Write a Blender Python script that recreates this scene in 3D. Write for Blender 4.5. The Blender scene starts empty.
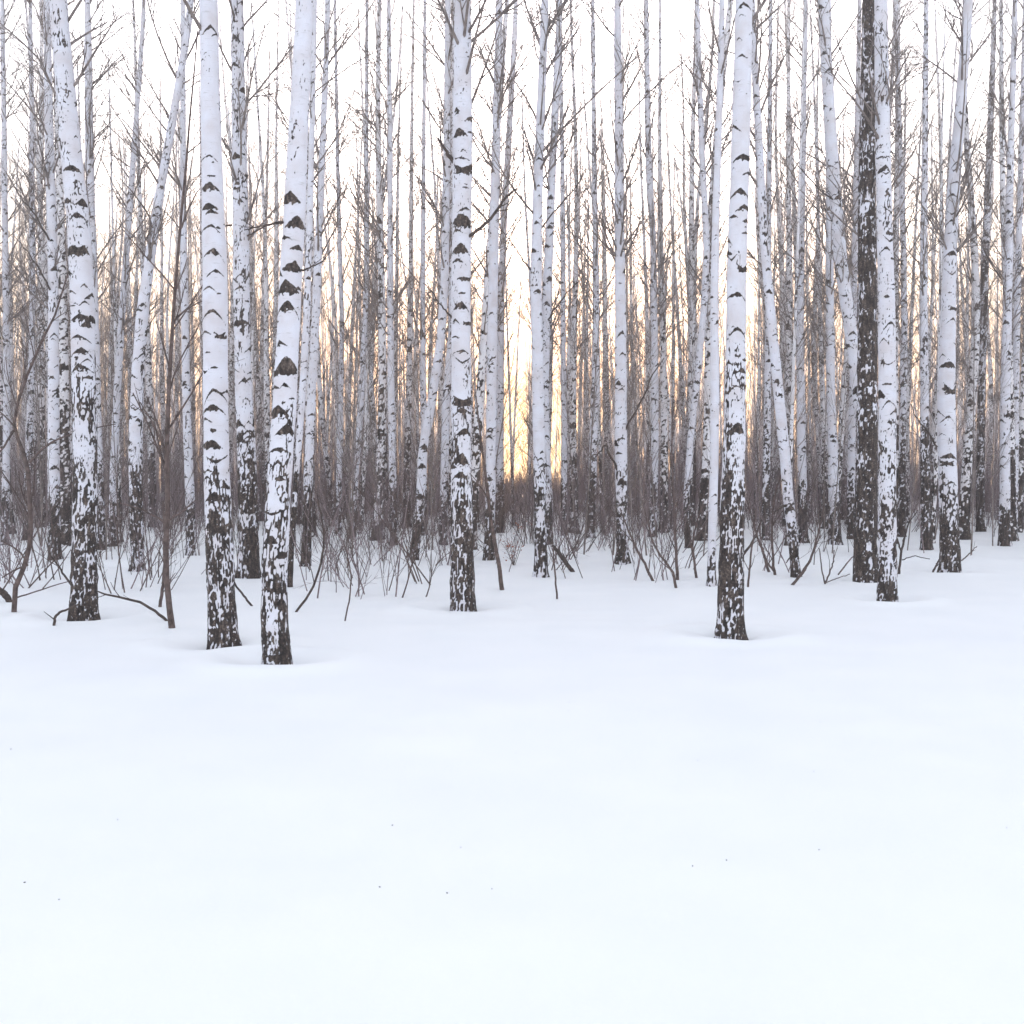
import bpy, math, random
import numpy as np
from mathutils import Vector

random.seed(7)
RNG = np.random.default_rng(11)
PI = math.pi
scene = bpy.context.scene
COL = scene.collection

# ------------------------------------------------------------------ camera maths
F_PX = 1081.0
CAM = np.array([0.0, 0.0, 1.45])
HORIZON = 485.0
PITCH = math.atan((512 - HORIZON) / F_PX)
FWD = np.array([0, math.cos(PITCH), -math.sin(PITCH)])
UP = np.array([0, math.sin(PITCH), math.cos(PITCH)])
RIGHT = np.array([1.0, 0, 0])


def ray(u, v):
    return FWD + RIGHT * ((u - 512) / F_PX) + UP * ((512 - v) / F_PX)


def at_depth(u, v, Y):
    d = ray(u, v)
    return CAM + d * (Y / d[1])


def px_of(p):
    q = np.asarray(p, float) - CAM
    z = q @ FWD
    return 512 + F_PX * q[0] / z, 512 - F_PX * (q @ UP) / z


# ------------------------------------------------------------------ noise
def _hash(ix, iy, iz, seed):
    h = (ix.astype(np.uint32) * np.uint32(374761393) + iy.astype(np.uint32) * np.uint32(668265263)
         + iz.astype(np.uint32) * np.uint32(2147483647 - 58) + np.uint32((seed * 974711 + 12345) & 0xffffffff))
    h ^= h >> np.uint32(13)
    h *= np.uint32(1274126177)
    h ^= h >> np.uint32(16)
    h *= np.uint32(2246822519)
    h ^= h >> np.uint32(13)
    return h.astype(np.float64) / 4294967295.0


def vnoise(x, y, z, seed=0):
    x, y, z = np.broadcast_arrays(np.asarray(x, float), np.asarray(y, float), np.asarray(z, float))
    fx, fy, fz = np.floor(x), np.floor(y), np.floor(z)
    ix, iy, iz = fx.astype(np.int64), fy.astype(np.int64), fz.astype(np.int64)
    tx, ty, tz = x - fx, y - fy, z - fz
    tx, ty, tz = [t * t * (3 - 2 * t) for t in (tx, ty, tz)]
    r = 0
    for a in (0, 1):
        for b in (0, 1):
            for c in (0, 1):
                w = (tx if a else 1 - tx) * (ty if b else 1 - ty) * (tz if c else 1 - tz)
                r = r + w * _hash(ix + a, iy + b, iz + c, seed)
    return r


def sstep(a, b, x):
    t = np.clip((x - a) / (b - a), 0, 1)
    return t * t * (3 - 2 * t)


# ------------------------------------------------------------------ mesh building
def link(name, me, parent=None, mat=None):
    o = bpy.data.objects.new(name, me)
    COL.objects.link(o)
    if mat and me is not None:
        me.materials.append(mat)
    if parent is not None:
        o.parent = parent
    return o


def empty(name, loc):
    o = bpy.data.objects.new(name, None)
    o.empty_display_size = 0.2
    o.location = loc
    COL.objects.link(o)
    return o


def quads_mesh(name, V, Q, smooth=True, attrs=None):
    me = bpy.data.meshes.new(name)
    V = np.ascontiguousarray(V, np.float32)
    Q = np.ascontiguousarray(Q, np.int32)
    me.vertices.add(len(V))
    me.vertices.foreach_set('co', V.ravel())
    me.loops.add(Q.size)
    me.loops.foreach_set('vertex_index', Q.ravel())
    me.polygons.add(len(Q))
    me.polygons.foreach_set('loop_start', np.arange(0, Q.size, 4, dtype=np.int32))
    try:
        me.polygons.foreach_set('loop_total', np.full(len(Q), 4, np.int32))
    except Exception:
        pass
    if smooth:
        me.polygons.foreach_set('use_smooth', np.ones(len(Q), bool))
    for k, a in (attrs or {}).items():
        at = me.attributes.new(k, 'FLOAT', 'POINT')
        at.data.foreach_set('value', np.ascontiguousarray(a, np.float32))
    me.update(calc_edges=True)
    me.validate()
    return me


class Tubes:
    """collects bundles of tapered tubes and builds them as one mesh"""

    def __init__(self):
        self.V, self.Q, self.n = [], [], 0

    def add(self, P, R, sides=3):
        P = np.asarray(P, float)
        R = np.asarray(R, float)
        if P.ndim == 2:
            P, R = P[None], R[None]
        n, k, _ = P.shape
        T = np.empty_like(P)
        T[:, 1:-1] = P[:, 2:] - P[:, :-2]
        T[:, 0] = P[:, 1] - P[:, 0]
        T[:, -1] = P[:, -1] - P[:, -2]
        T /= np.linalg.norm(T, axis=2, keepdims=True) + 1e-9
        mean = P[:, -1] - P[:, 0]
        ax = np.argmin(np.abs(mean), axis=1)
        ref = np.eye(3)[ax][:, None, :]
        A = np.cross(T, np.broadcast_to(ref, T.shape))
        A /= np.linalg.norm(A, axis=2, keepdims=True) + 1e-9
        B = np.cross(T, A)
        th = np.arange(sides) * 2 * PI / sides
        ring = (A[:, :, None] * np.cos(th)[None, None, :, None] + B[:, :, None] * np.sin(th)[None, None, :, None])
        V = P[:, :, None] + ring * R[:, :, None, None]
        self.V.append(V.reshape(-1, 3))
        idx = np.arange(n * k * sides).reshape(n, k, sides) + self.n
        nx = np.roll(idx, -1, axis=2)
        q = np.stack([idx[:, :-1], idx[:, 1:], nx[:, 1:], nx[:, :-1]], -1).reshape(-1, 4)
        self.Q.append(q)
        self.n += n * k * sides

    def mesh(self, name):
        return quads_mesh(name, np.concatenate(self.V), np.concatenate(self.Q))


def unit(v):
    return v / (np.linalg.norm(v, axis=-1, keepdims=True) + 1e-9)


def grow(S, D, L, k, rng, bend=0.25, up=0.15):
    """n curved twigs from starts S in directions D with lengths L: (n,k,3)"""
    n = len(S)
    P = np.empty((n, k, 3))
    P[:, 0] = S
    d = unit(D)
    curl = rng.normal(0, 1, (n, 3)) * bend
    for i in range(1, k):
        d = unit(d + (curl + rng.normal(0, 1, (n, 3)) * bend * 0.8 + np.array([0, 0, up])) / (k - 1))
        P[:, i] = P[:, i - 1] + d * (L / (k - 1))[:, None]
    return P


def along(P, idx, t):
    """points and directions on polylines P[idx] at fraction t"""
    k = P.shape[1]
    f = np.clip(t * (k - 1), 0, k - 1 - 1e-6)
    i = f.astype(int)
    fr = (f - i)[:, None]
    a, b = P[idx, i], P[idx, i + 1]
    return a + (b - a) * fr, unit(b - a)


def fork(P, R, per, rng, lmin, lmax, spread, rmul=0.55, rmin=0.0016, k=3, tlo=0.2, up=0.2, bend=0.25):
    n = len(P)
    idx = np.repeat(np.arange(n), per)
    t = rng.uniform(tlo, 0.97, len(idx))
    S, D = along(P, idx, t)
    kk = P.shape[1]
    r = R[idx, np.clip((t * (kk - 1)).astype(int), 0, kk - 1)] * rmul
    side = unit(np.cross(D, rng.normal(0, 1, (len(idx), 3))))
    a = rng.uniform(spread * 0.6, spread * 1.2, len(idx))[:, None]
    D2 = D * np.cos(a) + side * np.sin(a)
    L = rng.uniform(lmin, lmax, len(idx)) * (1.15 - 0.6 * t)
    P2 = grow(S, D2, L, k, rng, bend, up)
    taper = np.linspace(1, 0.45, k)
    R2 = np.maximum(r, rmin)[:, None] * taper[None]
    return P2, R2


# ------------------------------------------------------------------ materials
def nodes(mat):
    mat.use_nodes = True
    nt = mat.node_tree
    nt.nodes.clear()
    out = nt.nodes.new('ShaderNodeOutputMaterial')
    bs = nt.nodes.new('ShaderNodeBsdfPrincipled')
    nt.links.new(bs.outputs[0], out.inputs[0])
    return nt, bs


def N(nt, typ, **kw):
    n = nt.nodes.new(typ)
    for k, v in kw.items():
        setattr(n, k, v)
    return n


def ramp(nt, fac, stops):
    r = N(nt, 'ShaderNodeValToRGB')
    e = r.color_ramp.elements
    while len(e) < len(stops):
        e.new(0.5)
    for el, (p, c) in zip(e, stops):
        el.position = p
        el.color = c if len(c) == 4 else (*c, 1)
    nt.links.new(fac, r.inputs[0])
    return r.outputs[0]


def mathn(nt, op, a, b=None, c=None):
    m = N(nt, 'ShaderNodeMath', operation=op)
    for i, v in enumerate((a, b, c)):
        if v is None:
            continue
        if isinstance(v, (int, float)):
            m.inputs[i].default_value = v
        else:
            nt.links.new(v, m.inputs[i])
    return m.outputs[0]


def noise(nt, vec, scale, detail=4, rough=0.6):
    n = N(nt, 'ShaderNodeTexNoise')
    n.inputs['Scale'].default_value = scale
    n.inputs['Detail'].default_value = detail
    n.inputs['Roughness'].default_value = rough
    if vec is not None:
        nt.links.new(vec, n.inputs['Vector'])
    return n.outputs['Fac']


def mixc(nt, fac, a, b, blend='MIX'):
    m = N(nt, 'ShaderNodeMix', data_type='RGBA', blend_type=blend)
    if isinstance(fac, (int, float)):
        m.inputs[0].default_value = fac
    else:
        nt.links.new(fac, m.inputs[0])
    for s, v in ((6, a), (7, b)):
        if isinstance(v, tuple):
            m.inputs[s].default_value = (*v, 1) if len(v) == 3 else v
        else:
            nt.links.new(v, m.inputs[s])
    return m.outputs[2]


def scaled_coord(nt, sx, sy, sz):
    tc = N(nt, 'ShaderNodeTexCoord')
    mp = N(nt, 'ShaderNodeMapping')
    mp.inputs['Scale'].default_value = (sx, sy, sz)
    nt.links.new(tc.outputs['Object'], mp.inputs['Vector'])
    return tc.outputs['Object'], mp.outputs[0]


def bark_material(name, white, grain=1.0):
    m = bpy.data.materials.new(name)
    nt, bs = nodes(m)
    obj_co, flat = scaled_coord(nt, 9, 9, 60)
    at = N(nt, 'ShaderNodeAttribute', attribute_name='dark')
    rag = noise(nt, obj_co, 48 / grain, 4, 0.7)
    v = mathn(nt, 'ADD', at.outputs['Fac'], mathn(nt, 'MULTIPLY', mathn(nt, 'SUBTRACT', rag, 0.5), 0.75))
    mask = ramp(nt, v, [(0.40, (0, 0, 0)), (0.56, (1, 1, 1))])
    oi = N(nt, 'ShaderNodeObjectInfo')
    # white bark: faint papery horizontal banding, greyish blushes, per-tree tone
    band = noise(nt, flat, 1.0, 3, 0.6)
    blush = noise(nt, obj_co, 5.0 / grain, 3, 0.5)
    w = mixc(nt, ramp(nt, blush, [(0.35, (0, 0, 0)), (0.75, (1, 1, 1))]), white, tuple(c * k for c, k in zip(white, (0.86, 0.80, 0.76))))
    w = mixc(nt, ramp(nt, band, [(0.60, (0, 0, 0)), (0.74, (0.45, 0.45, 0.45))]), w, (0.30, 0.28, 0.27))
    w = mixc(nt, mathn(nt, 'MULTIPLY', oi.outputs['Random'], 0.12), w, (0.46, 0.44, 0.44))
    # dark bark: near black with brown-grey corky ridges
    cork = noise(nt, obj_co, 46 / grain, 5, 0.75)
    _, tall = scaled_coord(nt, 26 / grain, 26 / grain, 7 / grain)
    streak = noise(nt, tall, 1.0, 4, 0.7)
    ck = mathn(nt, 'ADD', mathn(nt, 'MULTIPLY', cork, 0.5), mathn(nt, 'MULTIPLY', streak, 0.5))
    d = ramp(nt, ck, [(0.40, (0.011, 0.009, 0.010)), (0.51, (0.050, 0.039, 0.035)), (0.59, (0.135, 0.102, 0.086)), (0.68, (0.32, 0.27, 0.25))])
    nt.links.new(mixc(nt, mask, w, d), bs.inputs['Base Color'])
    bs.inputs['Roughness'].default_value = 0.78
    bs.inputs['Specular IOR Level'].default_value = 0.25
    bmp = N(nt, 'ShaderNodeBump')
    bmp.inputs['Strength'].default_value = 0.5
    bmp.inputs['Distance'].default_value = 0.01 * grain
    h = mathn(nt, 'ADD', mathn(nt, 'MULTIPLY', mask, mathn(nt, 'ADD', cork, -0.6)), mathn(nt, 'MULTIPLY', band, 0.25))
    nt.links.new(h, bmp.inputs['Height'])
    nt.links.new(bmp.outputs[0], bs.inputs['Normal'])
    return m


def twig_material(name, c1, c2, scale=6):
    m = bpy.data.materials.new(name)
    nt, bs = nodes(m)
    obj_co, _ = scaled_coord(nt, 1, 1, 1)
    n = noise(nt, obj_co, scale, 4, 0.65)
    nt.links.new(ramp(nt, n, [(0.34, c1), (0.68, c2)]), bs.inputs['Base Color'])
    bs.inputs['Roughness'].default_value = 0.75
    bs.inputs['Specular IOR Level'].default_value = 0.3
    return m


M_BARK = bark_material('birch_bark', (0.675, 0.672, 0.735))
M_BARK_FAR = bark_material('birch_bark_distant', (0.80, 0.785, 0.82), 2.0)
M_TWIG = twig_material('birch_twig', (0.09, 0.072, 0.066), (0.30, 0.25, 0.23))
M_LIMB = twig_material('dead_limb', (0.03, 0.022, 0.02), (0.10, 0.075, 0.065), 14)
M_BRUSH = twig_material('brush_twig', (0.12, 0.09, 0.095), (0.30, 0.235, 0.24), 3)
M_STEM = twig_material('brown_stem', (0.05, 0.036, 0.032), (0.16, 0.115, 0.105), 16)
M_RED = twig_material('rust_leaf', (0.22, 0.06, 0.03), (0.36, 0.13, 0.07), 30)
M_LITTER = twig_material('seed_litter', (0.06, 0.045, 0.035), (0.16, 0.12, 0.1), 90)

M_SNOW = bpy.data.materials.new('snow')
nt, bs = nodes(M_SNOW)
geo = N(nt, 'ShaderNodeNewGeometry')
n1 = noise(nt, geo.outputs['Position'], 1.1, 5, 0.55)
n2 = noise(nt, geo.outputs['Position'], 60.0, 3, 0.6)
nt.links.new(ramp(nt, n1, [(0.3, (0.885, 0.882, 0.885)), (0.7, (0.925, 0.915, 0.91))]), bs.inputs['Base Color'])
bs.inputs['Roughness'].default_value = 0.7
bs.inputs['Specular IOR Level'].default_value = 0.2
bmp = N(nt, 'ShaderNodeBump')
bmp.inputs['Strength'].default_value = 0.35
bmp.inputs['Distance'].default_value = 0.02
nt.links.new(mathn(nt, 'ADD', mathn(nt, 'MULTIPLY', n1, 1.4), mathn(nt, 'MULTIPLY', n2, 0.22)), bmp.inputs['Height'])
nt.links.new(bmp.outputs[0], bs.inputs['Normal'])

M_CAP = bpy.data.materials.new('snow_cap')
nt, bs = nodes(M_CAP)
oc, _ = scaled_coord(nt, 1, 1, 1)
nt.links.new(ramp(nt, noise(nt, oc, 20), [(0.3, (0.85, 0.87, 0.90)), (0.7, (0.90, 0.91, 0.925))]), bs.inputs['Base Color'])
bs.inputs['Roughness'].default_value = 0.75

# ------------------------------------------------------------------ ground
WELLS = []   # (x, y, radius, depth) hollows round the trunks


def ground_z(x, y):
    x, y = np.asarray(x, float), np.asarray(y, float)
    far = sstep(13, 24, y)
    z = 0.10 * (vnoise(x / 9 + 3.1, y / 7 + 1.7, 0.5, 3) - 0.5)
    z = z + 0.085 * (vnoise(x / 2.6, y / 1.4, 4.5, 5) - 0.5) * (0.55 + 0.45 * far)
    z = z + 0.016 * (vnoise(x / 0.7 + y * 0.3, y / 0.35, 6.5, 16) - 0.5)
    z = z + 0.26 * (vnoise(x / 1.5, y / 1.2, 8.5, 6) - 0.42) * far * (0.4 + 0.6 * sstep(18, 30, y))
    z = z + 0.07 * far * (vnoise(x / 0.5, y / 0.45, 2.5, 9) - 0.5)
    z = z + 0.9 * (vnoise(x / 60, y / 45, 3.3, 12) - 0.5) * sstep(30, 90, y)
    for (wx, wy, wr, wd) in WELLS:
        q = ((x - wx) / wr) ** 2 + ((y - wy) / wr) ** 2
        z = z + 0.10 * (vnoise(x * 5.0, y * 5.0, wx, 15) - 0.45) * np.exp(-q * 0.5)
        z = z - wd * np.exp(-q * 1.6) + wd * 0.30 * np.exp(-(np.sqrt(q) - 2.1) ** 2 * 2.2) * (wd > 0.1) * (0.2 + 1.6 * vnoise(x * 1.4, y * 1.4, wx + 5, 18))
    return z


def ground_hit(u, v):
    d = ray(u, v)
    Y = 1.45 / max(-d[2] / d[1], 1e-3)
    for _ in range(8):
        p = CAM + d * (Y / d[1])
        Y = (1.45 - float(ground_z(p[0], p[1]))) / max(-d[2] / d[1], 1e-3)
    p = CAM + d * (Y / d[1])
    return p


# ------------------------------------------------------------------ trunks
def bark_dark(theta, h, R, marks, base_thr, seed, scale=1.0):
    """0..1 darkness of the bark and a small bulge. theta 0 faces the field."""
    cx, cy = np.cos(theta) * R, np.sin(theta) * R
    k = 50.0 / scale
    warp = (vnoise(cx * 6, cy * 6, h * 3, seed + 9) - 0.5) * 0.25
    a = vnoise(cx * k, cy * k, (h + warp * 0.5) * k * 0.26, seed)
    b = vnoise(cx * k * 2.3, cy * k * 2.3, h * k * 0.75, seed + 1)
    c = vnoise(cx * k * 0.22, cy * k * 0.22, h * k * 0.08, seed + 2)
    ridg = 1 - np.abs(2 * a - 1)
    thr = base_thr(h)
    net = sstep(0.35, 0.65, thr)       # plates split by dark cracks above, dark cork with white flakes below
    rest = 0.30 * b + 0.30 * c
    grid = np.linspace(0, 1, 60)       # the wanted share of dark bark, turned into a level of each noise
    q = np.clip(thr, 0, 1)
    d0 = np.interp(q, grid, np.quantile((0.55 * (1 - ridg) + rest)[::3], grid)) - (0.55 * (1 - ridg) + rest)
    d1 = np.interp(q, grid, np.quantile((0.55 * ridg + rest)[::3], grid)) - (0.55 * ridg + rest)
    dark = np.clip(0.5 + (d0 * (1 - net) + d1 * net) * 3.6, 0, 1)
    dark = np.where(thr <= 0, 0.0, dark)
    bulge = np.zeros_like(dark)
    rag = vnoise(cx * 55 / scale, cy * 55 / scale, h * 55 / scale, seed + 4) - 0.5
    H0 = h[:, 0]
    for (tc, hc, hw, th, droop, fill) in marks:
        ext = hw * abs(droop) + 3 * th + hw * fill + 0.02
        i0, i1 = np.searchsorted(H0, [hc - ext, hc + ext])
        if i1 <= i0:
            continue
        hs = h[i0:i1]
        dt = (theta[i0:i1] - tc + PI) % (2 * PI) - PI
        s = dt * R[i0:i1]
        sk = 0.22 * math.sin(tc * 7 + hc * 31)
        aa = np.abs(s) / (hw * (1 + sk * np.sign(s)))
        rg = rag[i0:i1]
        line = hc - droop * hw * np.clip(aa, 0, 1.4) ** 1.25
        line = line + sk * 0.5 * s
        t = th * (1.15 - 0.75 * aa ** 0.8) * (aa < 1)
        dist = np.abs(hs - line) + rg * th * 1.3
        m = np.where(aa < 1.0, 0.5 + (t - dist) / (th * 0.9), 0)
        if fill > 0:
            bot = hc - abs(droop) * hw - 0.12 * hw + rg * hw * 0.5
            inside = np.minimum(line - hs, hs - (hc - fill * hw - abs(droop) * hw * 0.3 + rg * hw * 0.5))
            m = np.maximum(m, np.where(aa < 0.92 + rg, 0.5 + inside / (th * 0.9), 0))
        m = np.clip(m, 0, 1)
        m = m * (0.82 + 0.5 * rg)
        dark[i0:i1] = np.maximum(dark[i0:i1], m)
        bulge[i0:i1] = np.maximum(bulge[i0:i1], m)
    return dark, bulge


def random_marks(rng, h0, h1, rad, per_m, size=1.0, fat=1.0):
    n = int((h1 - h0) * per_m)
    out = []
    for _ in range(n):
        h = rng.uniform(h0, h1)
        r = rad(h)
        kind = rng.random()
        if kind < 0.62:      # brow
            hw = r * rng.uniform(0.45, 1.15) * size
            out.append((rng.uniform(0, 2 * PI), h, hw, hw * fat * rng.uniform(0.12, 0.24), rng.uniform(0.5, 1.15), rng.choice([0, 0, 0, 0.3, 0.6])))
        elif kind < 0.72:    # hanging curve
            hw = r * rng.uniform(0.4, 0.8) * size
            out.append((rng.uniform(0, 2 * PI), h, hw, hw * fat * rng.uniform(0.10, 0.2), -rng.uniform(0.3, 0.7), 0))
        else:                # dash
            hw = r * rng.uniform(0.15, 0.45) * size
            out.append((rng.uniform(0, 2 * PI), h, hw, hw * fat * rng.uniform(0.15, 0.4), rng.uniform(-0.2, 0.3), 0))
    return out


def trunk_mesh(name, Hs, C, Rr, sides, marks, base_thr, seed, scale=1.0, rough=1.0, off=0.0, foot_amt=1.25):
    """Hs ring heights, C (n,2) centre offsets, Rr radii; origin at the base of the thing"""
    th = np.linspace(0, 2 * PI, sides, endpoint=False)
    theta, h = np.meshgrid(th, Hs)
    R = np.repeat(Rr[:, None], sides, 1)
    dark, bulge = bark_dark(theta, h, R, marks, base_thr, seed, scale)
    cx, cy = np.cos(theta) * R, np.sin(theta) * R
    lump = (vnoise(cx * 9, cy * 9, h * 4, seed + 6) - 0.5)
    corky = np.clip(base_thr(h) * 1.3, 0, 1)
    disp = R * 0.10 * lump + (bulge * 0.035 * R) + corky * R * (0.16 * (vnoise(cx * 22, cy * 22, h * 9, seed + 7) - 0.5) + 0.05 * (dark - 0.5)) * rough
    foot = np.exp(-np.clip(h, 0, 9) / 0.13) * (0.16 + 0.16 * np.cos(3 * theta + seed) + 0.10 * np.cos(5 * theta + seed * 2.3)) * foot_amt
    Rd = R * (1 + foot) + disp
    X = C[:, 0][:, None] + np.sin(theta) * Rd
    Y = C[:, 1][:, None] - np.cos(theta) * Rd
    V = np.stack([X, Y, h + off], -1).reshape(-1, 3)
    n = len(Hs)
    idx = np.arange(n * sides).reshape(n, sides)
    nx = np.roll(idx, -1, 1)
    Q = np.stack([idx[:-1], nx[:-1], nx[1:], idx[1:]], -1).reshape(-1, 4)
    return quads_mesh(name, V, Q, attrs={'dark': dark.ravel()})


def crown_tubes(rng, hb, H, cfun, rfun, nprim, lmax, twig=1.0, per2=5, per3=2, az=None):
    tb = Tubes()
    u = rng.random(nprim) ** 1.1
    hs = hb + (H - 0.3 - hb) * u
    a = rng.uniform(0, 2 * PI, nprim)
    el = np.radians(rng.uniform(26, 52, nprim))
    D = np.stack([np.cos(a) * np.sin(el), np.sin(a) * np.sin(el), np.cos(el)], -1)
    rel = (hs - hb) / (H - hb)
    L = lmax * rng.uniform(0.45, 1.0, nprim) * np.clip(1.1 - 0.75 * rel, 0.2, 1) * np.where(rel < 0.12, 0.7, 1)
    c = cfun(hs)
    S = np.stack([c[:, 0], c[:, 1], hs], -1)
    P = grow(S, D, L, 6, rng, 0.22, 0.26)
    r0 = np.clip(rfun(hs) * rng.uniform(0.22, 0.4, nprim), 0.005, 0.022) * twig
    R = r0[:, None] * np.linspace(1, 0.28, 6)[None]
    tb.add(P, R, 4)
    P2, R2 = fork(P, R, per2, rng, 0.35, 1.0, 0.62, 0.6, 0.0032 * twig, 4, 0.15, 0.25)
    tb.add(P2, R2, 3)
    P3, R3 = fork(P2, R2, per3, rng, 0.15, 0.5, 0.6, 0.75, 0.0026 * twig, 3, 0.2, 0.15)
    tb.add(P3, R3, 3)
    return tb


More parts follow.
